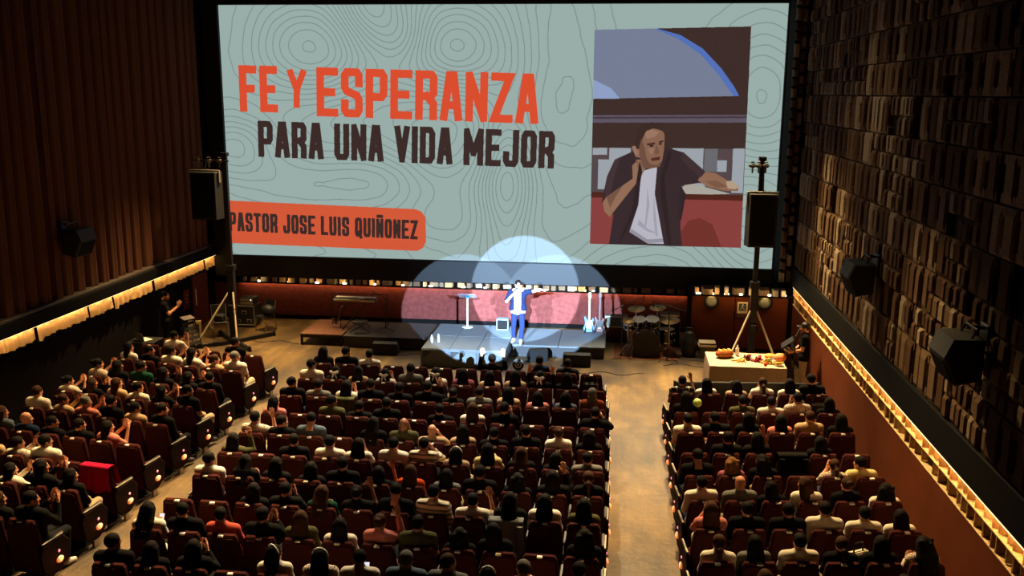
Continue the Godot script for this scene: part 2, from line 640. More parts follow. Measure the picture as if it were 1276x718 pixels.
func room() -> void:
	struct("floor", slab(Vector3(WALL_L - 0.3, -0.2, BACK - 0.3), Vector3(WALL_R + 0.5, 0, 2.3)), "worn floor boards")
	struct("ceiling", slab(Vector3(WALL_L - 0.3, 10.6, BACK - 0.3), Vector3(WALL_R + 0.5, 10.8, 2.3)), "ceiling black")
	struct("wall_rear", slab(Vector3(WALL_L - 0.3, 0, 2.0), Vector3(WALL_R + 0.5, 10.6, 2.3)), "dark wall")
	struct("wall_left", slab(Vector3(WALL_L - 0.3, 0, BACK), Vector3(WALL_L, 10.6, 2.0)), "dark wall")
	struct("baseboard_left", slab(Vector3(WALL_L, 0, BACK), Vector3(WALL_L + 0.03, 0.12, 2.0), 0.006), "black paint")
	struct("baseboard_right", slab(Vector3(WALL_R - 0.03, 0, -25.5), Vector3(WALL_R + 0.01, 0.10, 2.0), 0.006), "black paint")
	for k in HOUSE.size():
		var o := thing("ceiling_lamp", "black tube lamp on the ceiling, %s" % ["near the curtain by the screen", "before the screen's middle", "before the screen above the aisle", "before the screen by the panelled wall", "above the curtain-side aisle", "above the middle seats", "above the panel-side seats", "farthest back by the curtain", "aimed across at the panelled wall", "straight above the flight case"][k], "ceiling lamp", Transform3D(Basis(), HOUSE[k][0]).looking_at(HOUSE[k][1], Vector3.BACK))
		var fx := Transform3D(Basis(Vector3.RIGHT, PI / 2), Vector3(0, 0, 0.03))
		part("housing", Geo.new().lathe([Vector2(0.13, 0.0), Vector2(0.15, 0.0), Vector2(0.15, 0.3), Vector2(0, 0.3)], 16, fx), "metal black", o)
		part("lamp_disc", Geo.new().lathe([Vector2(0, 0.02), Vector2(0.13, 0.02)], 16, fx), "warm led", o)
	# two spotlights on the side walls and one at the gallery throw the white beams
	for q in [[Vector3(3.0, 7.2, -1.5), Vector3(-4.72, 0.42, BACK)], [Vector3(-6.0, 7.2, -1.5), Vector3(-1.55, 0.5, BACK)], [Vector3(-1.2, 7.6, -0.6), Vector3(-2.7, 1.12, BACK)]]:
		var xf := Transform3D(Basis(), q[0]).looking_at(q[1], Vector3.UP)
		var o := thing("follow_spotlight", "black follow spotlight aimed at the stage, mounted %s" % ("toward the panelled wall" if q[0].x > 0 else "toward the curtained wall" if q[0].x < -5 else "beside the gallery"), "spotlight", xf)
		part("housing", Geo.new().lathe([Vector2(0.09, 0.05), Vector2(0.10, 0.0), Vector2(0.12, 0.0), Vector2(0.12, 0.5), Vector2(0, 0.5)], 16, Transform3D(Basis(Vector3.RIGHT, PI / 2), Vector3(0, 0, 0.03))), "metal black", o)
		part("lens", Geo.new().lathe([Vector2(0, 0.04), Vector2(0.1, 0.04)], 16, Transform3D(Basis(Vector3.RIGHT, PI / 2), Vector3(0, 0, 0.03))), "lamp white", o)
		part("yoke", Geo.new().path([Vector3(-0.15, 0, 0.2), Vector3(-0.15, 0.3, 0.2), Vector3(0.15, 0.3, 0.2), Vector3(0.15, 0, 0.2)], 0.012), "metal black", o)


# ---------------------------------------------------------------- the screen and what is projected on it
var pic: Image


func fill_poly(polys: Array, c: Color) -> void:
	# even-odd scanline fill of several closed outlines, in pixels
	var y0 := 1e9
	var y1 := -1e9
	for p in polys:
		for q in p:
			y0 = minf(y0, q.y)
			y1 = maxf(y1, q.y)
	for y in range(maxi(0, int(floor(y0))), mini(pic.get_height() - 1, int(ceil(y1))) + 1):
		var xs := PackedFloat32Array()
		var yy := y + 0.5
		for p in polys:
			var m: int = p.size()
			for k in m:
				var a: Vector2 = p[k]
				var b: Vector2 = p[(k + 1) % m]
				if (a.y <= yy) != (b.y <= yy):
					xs.append(a.x + (yy - a.y) / (b.y - a.y) * (b.x - a.x))
		xs.sort()
		for k in range(0, xs.size() - 1, 2):
			var xa := int(round(xs[k]))
			var xb := int(round(xs[k + 1]))
			if xb > xa:
				pic.fill_rect(Rect2i(xa, y, xb - xa, 1), c)


func stroke(pts: PackedVector2Array, w: float, c: Color, round_ends := false) -> void:
	fill_poly(Geometry2D.offset_polyline(pts, w * 0.5, Geometry2D.JOIN_MITER if not round_ends else Geometry2D.JOIN_ROUND, Geometry2D.END_ROUND if round_ends else Geometry2D.END_SQUARE), c)


const GLYPH := {
	"F": [[0, 1, 0, 0, 1, 0], [0, .5, .8, .5]], "E": [[1, 0, 0, 0, 0, 1, 1, 1], [0, .5, .8, .5]], "Y": [[0, 0, .5, .52], [1, 0, .5, .52, .5, 1]],
	"S": [[1, .26, 1, .08, .85, 0, .15, 0, 0, .08, 0, .36, .15, .46, .85, .56, 1, .66, 1, .92, .85, 1, .15, 1, 0, .92, 0, .76]],
	"P": [[0, 1, 0, 0, .85, 0, 1, .08, 1, .5, .85, .58, 0, .58]], "R": [[0, 1, 0, 0, .85, 0, 1, .08, 1, .44, .85, .52, 0, .52], [.55, .52, 1, .7, 1, 1]],
	"A": [[0, 1, .36, 0, .64, 0, 1, 1], [.2, .72, .8, .72]], "N": [[0, 1, 0, 0, 1, 1, 1, 0]], "Z": [[0, 0, 1, 0, 0, 1, 1, 1]],
	"U": [[0, 0, 0, .9, .18, 1, .82, 1, 1, .9, 1, 0]], "V": [[0, 0, .5, 1, 1, 0]], "I": [[.5, 0, .5, 1]], "D": [[0, 0, .78, 0, 1, .12, 1, .88, .78, 1, 0, 1, 0, 0]],
	"M": [[0, 1, 0, 0, .5, .7, 1, 0, 1, 1]], "J": [[1, 0, 1, .9, .82, 1, .18, 1, 0, .9, 0, .7]], "O": [[.5, 0, .82, 0, 1, .1, 1, .9, .82, 1, .18, 1, 0, .9, 0, .1, .18, 0, .5, 0]],
	"T": [[0, 0, 1, 0], [.5, 0, .5, 1]], "L": [[0, 0, 0, 1, 1, 1]], "Q": [[.5, 0, .82, 0, 1, .1, 1, .9, .82, 1, .18, 1, 0, .9, 0, .1, .18, 0, .5, 0], [.62, .8, 1.05, 1.12]],
	"Ñ": [[0, 1, 0, 0, 1, 1, 1, 0], [.1, -.24, .9, -.24]],
}


# letters laid from a to b along their baseline-top line, each h high
func letters(text: String, a: Vector2, b: Vector2, h: float, w: float, gap: float, pen: float, c: Color, small := "") -> void:
	var total := 0.0
	for ch in text:
		total += (0.45 if ch == " " else (pen / w if ch == "I" else 1.28 if ch == "M" else 1.0)) + gap
	var dir := (b - a)
	var unit := dir.length() / total
	var ux := dir.normalized()
	var uy := Vector2(-ux.y, ux.x)
	var at := 0.0
	for ch in text:
		var wide := 0.45 if ch == " " else (pen / w if ch == "I" else 1.28 if ch == "M" else 1.0)
		if GLYPH.has(ch):
			var hh := h * (0.72 if small.contains(ch) else 1.0)
			for line in GLYPH[ch]:
				var pts := PackedVector2Array()
				for k in range(0, line.size(), 2):
					var gx: float = pen * 0.5 + line[k] * maxf(0.0, wide * unit - pen)
					if ch == "I":
						gx = wide * unit * 0.5
					var gy: float = (h - hh) + pen * 0.42 + line[k + 1] * (hh - pen * 0.84)
					pts.append(a + ux * (at * unit + gx) + uy * gy)
				stroke(pts, pen, c)
		at += wide + gap


func contour_lines() -> void:
	# a height field of hills and hollows; its level lines make the map-like drawing
	var hills := [[0.165, 0.16, 0.075, 0.13, 1.9], [0.43, 0.165, 0.07, 0.13, 1.9], [0.28, 0.0, 0.04, 0.12, -1.5], [0.015, 0.545, 0.055, 0.09, 1.5], [0.525, 0.68, 0.033, 0.22, 1.7], [0.965, 0.33, 0.06, 0.19, 1.7], [0.80, 1.08, 0.12, 0.15, 1.4], [0.245, 0.70, 0.17, 0.085, 1.0], [0.33, 0.42, 0.16, 0.10, -0.8], [0.12, 0.98, 0.2, 0.08, 0.9], [0.40, 0.62, 0.06, 0.2, -0.9], [0.34, 0.12, 0.035, 0.08, -0.9], [0.62, 0.15, 0.05, 0.3, -0.6], [0.95, 0.8, 0.05, 0.16, -1.1]]
	var nz := FastNoiseLite.new()
	nz.frequency = 1.0
	nz.seed = 4
	var gw := 300
	var gh := 136
	var f := PackedFloat32Array()
	f.resize((gw + 1) * (gh + 1))
	for y in gh + 1:
		for x in gw + 1:
			var u := float(x) / gw
			var t := float(y) / gh
			var s := 0.22 * nz.get_noise_2d(u * 2.6, t * 1.3)
			for k in hills:
				var dx: float = (u - k[0]) / k[2]
				var dy: float = (t - k[1]) / k[3]
				s += k[4] * exp(-0.5 * (dx * dx + dy * dy))
			f[y * (gw + 1) + x] = s
	var cw := float(pic.get_width()) / gw
	var chh := float(pic.get_height()) / gh
	var ink := Color(0.53, 0.61, 0.60)
	for y in gh:
		for x in gw:
			var q := [f[y * (gw + 1) + x], f[y * (gw + 1) + x + 1], f[(y + 1) * (gw + 1) + x + 1], f[(y + 1) * (gw + 1) + x]]
			var lo: float = minf(minf(q[0], q[1]), minf(q[2], q[3]))
			var hi: float = maxf(maxf(q[0], q[1]), maxf(q[2], q[3]))
			if floor(lo / 0.21) == floor(hi / 0.21):
				continue
			var lev := ceilf(lo / 0.21) * 0.21
			var cut := PackedVector2Array()
			var cor := [Vector2(x, y), Vector2(x + 1, y), Vector2(x + 1, y + 1), Vector2(x, y + 1)]
			for k in 4:
				var a: float = q[k]
				var b: float = q[(k + 1) % 4]
				if (a < lev) != (b < lev):
					cut.append((cor[k] as Vector2).lerp(cor[(k + 1) % 4], (lev - a) / (b - a)) * Vector2(cw, chh))
			if cut.size() >= 2 and cut[0].distance_to(cut[1]) > 0.5:
				stroke(PackedVector2Array([cut[0], cut[1]]), 3.4, ink, true)


func inset_poly(pts: Array, c: Color) -> void:
	# outline given in the inset's own square of 820 by 1135 units
	var p := PackedVector2Array()
	for k in range(0, pts.size(), 2):
		var u: float = (pts[k] - 25.0) / 820.0
		var t: float = (pts[k + 1] + 435.0) / 1135.0
		p.append(Vector2(lerpf(lerpf(1384.0, 1386.0, t), lerpf(1926.0, 1934.0, t), u), lerpf(lerpf(88.0, 77.0, u), lerpf(854.0, 855.0, u), t)))
	fill_poly([p], c)


func draw_picture() -> ImageTexture:
	pic = Image.create(2048, 930, false, Image.FORMAT_RGB8)
	pic.fill(Color(0.655, 0.745, 0.725))
	contour_lines()
	var red := Color(0.93, 0.33, 0.20)
	var brown := Color(0.25, 0.18, 0.17)
	letters("FE", Vector2(65.3, 217.2), Vector2(224, 219.6), 165.0, 1.0, 0.16, 29.0, red)
	letters("Y", Vector2(253, 231), Vector2(324, 233.5), 135.0, 1.0, 0.0, 24.0, red)
	letters("ESPERANZA", Vector2(363.6, 223.3), Vector2(1202, 243.7), 173.0, 1.0, 0.13, 29.0, red)
	letters("PARA UNA VIDA MEJOR", Vector2(129.5, 419.5), Vector2(1258, 446.6), 131.0, 58.0, 0.13, 23.0, brown)
	var bar := PackedVector2Array()
	for k in [[-2, 721], [728, 739], [752, 748], [767, 770], [768, 862], [756, 886], [734, 898], [-2, 886]]:
		bar.append(Vector2(k[0], k[1]))
	fill_poly([bar], Color(0.90, 0.38, 0.24))
	letters("PASTOR JOSE LUIS QUIÑONEZ", Vector2(-3.5, 766.1), Vector2(742, 782.2), 71.0, 28.0, 0.16, 12.0, brown)
	# the inset film picture of the speaker
	inset_poly([25, -435, 845, -435, 845, 700, 25, 700], Color(0.26, 0.19, 0.18))
	inset_poly([25, -435, 355, -435, 480, -400, 600, -330, 700, -230, 770, -140, 800, -90, 25, -80], Color(0.50, 0.54, 0.64))
	inset_poly([355, -435, 480, -400, 600, -330, 700, -230, 770, -140, 800, -90, 770, -90, 690, -195, 590, -300, 470, -380, 340, -435], Color(0.36, 0.48, 0.78))
	inset_poly([25, -180, 120, -135, 170, -80, 25, -80], Color(0.60, 0.68, 0.84))
	inset_poly([25, 5, 845, 5, 845, 45, 25, 45], Color(0.40, 0.36, 0.42))
	inset_poly([25, 15, 845, 12, 845, 22, 25, 25], Color(0.30, 0.25, 0.28))
	inset_poly([25, 175, 845, 180, 845, 420, 25, 420], Color(0.36, 0.30, 0.31))
	for r in [[30, 178, 108, 215], [120, 178, 235, 290], [60, 240, 160, 400], [460, 178, 625, 300], [630, 180, 700, 300], [780, 178, 842, 410], [530, 360, 640, 420], [700, 240, 750, 300]]:
		inset_poly([r[0], r[1], r[2], r[1], r[2], r[3], r[0], r[3]], Color(0.66, 0.69, 0.72) if r[0] != 630 else Color(0.45, 0.45, 0.47))
	inset_poly([520, 380, 560, 360, 780, 415, 520, 425], Color(0.72, 0.70, 0.66))
	inset_poly([25, 415, 845, 420, 845, 450, 25, 445], Color(0.34, 0.15, 0.12))
	inset_poly([25, 445, 845, 450, 845, 700, 25, 700], Color(0.58, 0.27, 0.26))
	inset_poly([530, 700, 520, 620, 560, 560, 620, 545, 690, 580, 740, 700], Color(0.49, 0.21, 0.19))
	var coat := Color(0.23, 0.17, 0.19)
	var skin := Color(0.58, 0.42, 0.34)
	inset_poly([130, 700, 150, 540, 85, 470, 110, 330, 150, 240, 260, 190, 430, 175, 520, 200, 640, 300, 600, 360, 510, 375, 505, 520, 530, 700], coat)
	inset_poly([300, 300, 380, 275, 375, 420, 430, 690, 340, 690, 240, 630, 285, 480, 292, 360], Color(0.78, 0.77, 0.82))
	inset_poly([240, 630, 340, 690, 430, 680, 428, 660, 340, 668, 250, 612], Color(0.62, 0.61, 0.67))
	inset_poly([380, 280, 440, 190, 505, 240, 510, 420, 520, 700, 430, 690, 372, 420], coat)
	inset_poly([270, 185, 250, 165, 240, 175, 262, 225, 285, 230, 310, 285, 380, 280, 405, 250, 415, 180, 415, 110, 390, 60, 330, 50, 280, 75], skin)
	inset_poly([255, 160, 268, 85, 300, 58, 340, 50, 395, 62, 405, 90, 360, 72, 310, 90, 290, 130, 280, 180, 262, 185], Color(0.27, 0.20, 0.18))
	inset_poly([320, 155, 365, 148, 365, 156, 322, 164], Color(0.24, 0.15, 0.13))
	inset_poly([385, 142, 408, 138, 408, 146, 386, 150], Color(0.24, 0.15, 0.13))
	inset_poly([335, 163, 358, 160, 356, 170, 337, 172], Color(0.20, 0.13, 0.12))
	inset_poly([385, 152, 402, 150, 400, 160, 386, 161], Color(0.20, 0.13, 0.12))
	inset_poly([372, 155, 392, 205, 370, 212, 362, 204], Color(0.50, 0.35, 0.28))
	inset_poly([345, 232, 395, 222, 392, 240, 350, 246], Color(0.36, 0.18, 0.16))
	inset_poly([240, 170, 266, 165, 278, 210, 262, 216], Color(0.66, 0.49, 0.40))
	inset_poly([90, 470, 110, 440, 250, 340, 245, 270, 275, 240, 320, 240, 330, 265, 310, 300, 290, 340, 190, 470, 130, 550, 100, 520], Color(0.62, 0.46, 0.37))
	for k in 4:
		inset_poly([262 + k * 14, 240 + k * 2, 274 + k * 14, 238 + k * 2, 290 + k * 10, 285, 278 + k * 10, 290], Color(0.54, 0.39, 0.31) if k % 2 == 0 else Color(0.66, 0.50, 0.41))
	inset_poly([600, 345, 625, 300, 690, 305, 760, 345, 820, 372, 815, 400, 740, 398, 650, 378], Color(0.60, 0.44, 0.35))
	inset_poly([750, 350, 780, 345, 825, 378, 800, 390, 760, 385], Color(0.76, 0.66, 0.56))
	# folds and planes of the filmed figure
	inset_poly([110, 330, 150, 240, 180, 230, 150, 330, 130, 420, 100, 450], Color(0.28, 0.21, 0.23))
	inset_poly([520, 200, 640, 300, 615, 330, 560, 290, 500, 230], Color(0.27, 0.20, 0.22))
	inset_poly([440, 190, 455, 215, 420, 330, 440, 470, 470, 690, 455, 690, 405, 440, 400, 330], Color(0.19, 0.14, 0.16))
	inset_poly([285, 240, 300, 300, 292, 360, 270, 520, 215, 640, 190, 690, 180, 690, 250, 520, 270, 360], Color(0.19, 0.14, 0.16))
	inset_poly([510, 375, 540, 420, 520, 560, 500, 540], Color(0.20, 0.15, 0.17))
	inset_poly([330, 380, 345, 480, 330, 600, 322, 600, 330, 480], Color(0.68, 0.67, 0.73))
	inset_poly([365, 420, 385, 560, 395, 650, 385, 650, 370, 560], Color(0.68, 0.67, 0.73))
	inset_poly([290, 560, 340, 610, 410, 640, 340, 625, 285, 590], Color(0.68, 0.67, 0.73))
	inset_poly([300, 95, 350, 80, 385, 95, 360, 120, 320, 130], Color(0.66, 0.50, 0.42))
	inset_poly([256, 160, 266, 88, 298, 52, 345, 42, 396, 56, 414, 100, 396, 84, 350, 74, 316, 88, 297, 125, 286, 178, 268, 185], Color(0.25, 0.18, 0.16))
	inset_poly([330, 180, 362, 178, 355, 210, 335, 205], Color(0.64, 0.48, 0.40))
	inset_poly([290, 130, 310, 175, 320, 230, 340, 262, 380, 268, 405, 245, 395, 275, 350, 285, 310, 285, 285, 230, 280, 170], Color(0.47, 0.33, 0.27))
	inset_poly([110, 440, 200, 375, 160, 440, 130, 500], Color(0.50, 0.36, 0.29))
	inset_poly([640, 350, 700, 345, 760, 375, 700, 385], Color(0.52, 0.37, 0.30))
	return ImageTexture.create_from_image(pic)


func screen_and_frame() -> void:
	var m := mat("cinema screen", Color(0.24, 0.26, 0.28), 0.95)
	m.emission_enabled = true
	m.emission_texture = draw_picture()
	m.emission_operator = BaseMaterial3D.EMISSION_OP_MULTIPLY
	m.emission = Color(1, 1, 1)
	m.emission_energy_multiplier = 0.82
	var x0 := -11.69
	var x1 := 4.42
	var y0 := 2.08
	var y1 := 9.40
	var o := thing("cinema_screen", "huge cinema screen showing a pale green slide with red and brown lettering", "screen", Transform3D(Basis(), Vector3(0, 0, SCREEN_Z)))
	var g := Geo.new()
	g.quad(Vector3(x0, y0, 0), Vector3(x1, y0, 0), Vector3(x1, y1, 0), Vector3(x0, y1, 0))
	g.uv = PackedVector2Array([Vector2(0, 1), Vector2(1, 1), Vector2(1, 0), Vector2(0, 0)])
	part("picture", g, m, o)
	part("screen_back", slab(Vector3(x0, y0, -0.06), Vector3(x1, y1, -0.005)), "screen frame", o)
	var f := Geo.new()
	part("frame_bar", slab(Vector3(-12.2, 1.42, -0.3), Vector3(4.76, y0, 0.12), 0.02), "screen frame", o)
	part("frame_bar", slab(Vector3(-12.2, y1, -0.3), Vector3(4.76, 10.55, 0.12), 0.02), "screen frame", o)
	part("frame_bar", slab(Vector3(-12.2, y0, -0.3), Vector3(x0, y1, 0.12), 0.02), "screen frame", o)
	part("frame_bar", slab(Vector3(x1, y0, -0.3), Vector3(4.76, y1, 0.12), 0.02), "screen frame", o)


# ---------------------------------------------------------------- left side: curtain, ledge, lit valance
func wave_sheet(z0: float, z1: float, y0: float, y1: float, nz: int, ny: int, fn: Callable) -> Geo:
	var g := Geo.new()
	for k in ny + 1:
		for j in nz + 1:
			var u := float(j) / nz
			var t := float(k) / ny
			var q: Vector2 = fn.call(u, t)
			g.v.append(Vector3(q.x, lerpf(y0, y1, t) + q.y, lerpf(z0, z1, u)))
			g.n.append(Vector3.ZERO)
	for k in ny:
		for j in nz:
			var a := k * (nz + 1) + j
			for e in [0, 1, nz + 1, 1, nz + 2, nz + 1]:
				g.i.append(a + e)
	for e in range(0, g.i.size(), 3):
		var nn := (g.v[g.i[e + 2]] - g.v[g.i[e]]).cross(g.v[g.i[e + 1]] - g.v[g.i[e]])
		for w in 3:
			g.n[g.i[e + w]] += nn
	for e in g.n.size():
		g.n[e] = g.n[e].normalized()
	return g


func led(called: String, a: Vector3, b: Vector3, towards: Vector3, energy: float, width := 0.04) -> void:
	# a bare strip of warm diodes with the light it gives
	var mid := (a + b) * 0.5
	var along := (b - a).normalized()
	var o := thing(called, LED_LABEL[called], "light strip")
	var side := along.cross(towards).normalized()
	var g := Geo.new().box(Vector3.ZERO, Vector3((b - a).length(), width, 0.012), 0.0, Transform3D(Basis(along, side, along.cross(side)), mid))
	part("led_tape", g, "warm led", o)
	var l := AreaLight3D.new()
	l.name = called + "_glow"
	l.area_size = Vector2((b - a).length(), width)
	var zc := -towards.normalized()
	l.transform = Transform3D(Basis(along, zc.cross(along).normalized(), zc), mid + towards.normalized() * 0.015)
	l.light_color = Color(1.0, 0.75, 0.46)
	l.light_energy = energy
	l.area_range = 40.0
	l.shadow_enabled = true
	o.add_child(l)


const LED_LABEL := {
	"valance_light": "warm light strip under the black ledge above the short pleated valance",
	"shelf_light": "warm light strip under the black band above the small wooden shelf boxes",
	"stage_wall_light": "warm light strip on top of the maroon wall behind the keyboard",
	"corner_wall_light": "warm light strip on top of the maroon wall behind the food table",
}


func curtain_side() -> void:
	var o := thing("pleated_curtain", "tall brown pleated curtain covering the wall above the lit valance", "curtain")
	for k in 7:
		var z0 := -26.9 + 2.6 * k
		var ph := rng.randf() * 6.0
		var g := wave_sheet(z0, z0 + 2.66, 2.36, 10.6, 150, 8, func(u, t):
			var w: float = u * 2.66 * TAU / 0.47 + ph + 0.9 * sin(u * 7.0 + ph) + 0.25 * sin(t * 5.0 + u * 9.0)
			return Vector2(-12.36 + 0.085 * sin(w) + 0.03 * sin(w * 2.0 + 1.0) + 0.025 * sin(u * 5.0 + k), 0.0))
		part("drape_panel", g, "curtain velvet", o)
	part("hem_rail", slab(Vector3(-12.5, 2.33, -27.3), Vector3(-12.22, 2.40, -5.0), 0.01), "ledge edge", o)
	struct("trim_1", slab(Vector3(-12.5, 2.075, -27.4), Vector3(-12.12, 2.34, -5.0), 0.012), "black paint")
	var val := thing("valance", "short cream pleated valance glowing warm below the black ledge", "valance")
	var variants: Array = []
	for s in 4:
		var ph := s * 1.7
		variants.append(wave_sheet(-0.258, 0.258, -0.33, 0.0, 30, 5, func(u, t):
			var x: float = 0.03 * sin(u * TAU * 1.5 + ph) + 0.02 * sin(u * TAU * 4.0 + ph * 2.0)
			return Vector2(x * (1.15 - 0.5 * t) + 0.03 * (1.0 - t) + 0.05 * sqrt(maxf(0.0, sin(u * PI))) - 0.03, (1.0 - t) * (0.03 * sin(u * PI + 0.2 * ph) - 0.02))).mesh())
	for k in 27:
		part("valance_panel", variants[(k * 3 + k / 4) % 4], "valance cloth", val, Transform3D(Basis(Vector3.UP, 0.13 * sin(k * 1.9)), Vector3(-12.28 + 0.035 * (k % 2), 2.08, -27.1 + 0.515 * k)))
	led("valance_light", Vector3(-12.17, 2.067, -27.3), Vector3(-12.17, 2.067, -13.5), Vector3(-0.45, -1, 0), 3.6, 0.03)
	# dark doors, switch plates and frames on the wall beyond the seats
	var door := struct("door_1", slab(Vector3(-12.5, 0, -26.9), Vector3(-12.44, 1.58, -25.9), 0.01), "maroon plaster")
	part("handle", Geo.new().cyl(Vector3(-12.41, 0.7, -26.0), Vector3(-12.41, 1.2, -26.0), 0.02), "metal pale", door)
	var fr := thing("wall_notice", "small dark framed notice on the wall beside the door near the stage", "notice", Transform3D(Basis(), Vector3(-12.48, 0.98, -25.5)))
	part("frame", slab(Vector3(-0.01, -0.28, -0.18), Vector3(0.02, 0.28, 0.18), 0.006), "guitar red", fr)
	for k in 3:
		part("printed_line", slab(Vector3(0.021, 0.1 - 0.1 * k, -0.11), Vector3(0.024, 0.13 - 0.1 * k, 0.08)), "case edge", fr)


# ---------------------------------------------------------------- right side: folded wooden panels, black band, lit shelf
func seen_at(p: Vector3) -> Vector2:
	var c := get_viewport_camera()
	var q := c.affine_inverse() * p
	if q.z > -0.1:
		return Vector2(-9999, -9999)
	return Vector2(638 - 1167.0 * q.x / q.z, 359 + 1167.0 * q.y / q.z)


func get_viewport_camera() -> Transform3D:
	return (get_node("camera") as Camera3D).transform


func in_frame(p: Vector3, m := 10.0) -> bool:
	var s := seen_at(p)
	return s.x > -m and s.x < 1276 + m and s.y > -m and s.y < 718 + m


# a folded box front: its back edge fills 1 by 1, its face is set forward and inward
func fold(x0: float, x1: float, y0: float, y1: float, d0 := 1.0, d1 := 1.0) -> Geo:
	var g := Geo.new()
	var a := [Vector3(-0.5, -0.5, 0), Vector3(0.5, -0.5, 0), Vector3(0.5, 0.5, 0), Vector3(-0.5, 0.5, 0)]
	var b := [Vector3(x0, y0, d0), Vector3(x1, y0, d1), Vector3(x1, y1, d1), Vector3(x0, y1, d0)]
	for k in 4:
		var j := (k + 1) % 4
		g.quad(a[k], a[j], b[j], b[k])
	g.quad(b[0], b[1], b[2], b[3])
	return g


# a thick board waisted in the middle, so that neighbours leave a slot, with a raised and chamfered face
func slat(x0: float, x1: float, y0: float, y1: float, waist: float) -> Geo:
	var g := Geo.new()
	g.prism([Vector2(-0.5, -0.5), Vector2(0.5, -0.5), Vector2(0.5, -0.33), Vector2(waist, -0.27), Vector2(waist, 0.27), Vector2(0.5, 0.33), Vector2(0.5, 0.5), Vector2(-0.5, 0.5), Vector2(-0.5, 0.33), Vector2(-waist, 0.27), Vector2(-waist, -0.27), Vector2(-0.5, -0.33)], 0.0, 0.75)
	var f := fold(x0 / (waist * 1.9), x1 / (waist * 1.9), y0, y1)
	g.add(f, Transform3D(Basis(Vector3(waist * 1.9, 0, 0), Vector3(0, 0.98, 0), Vector3(0, 0, 0.25)), Vector3(0, 0, 0.75)))
	return g


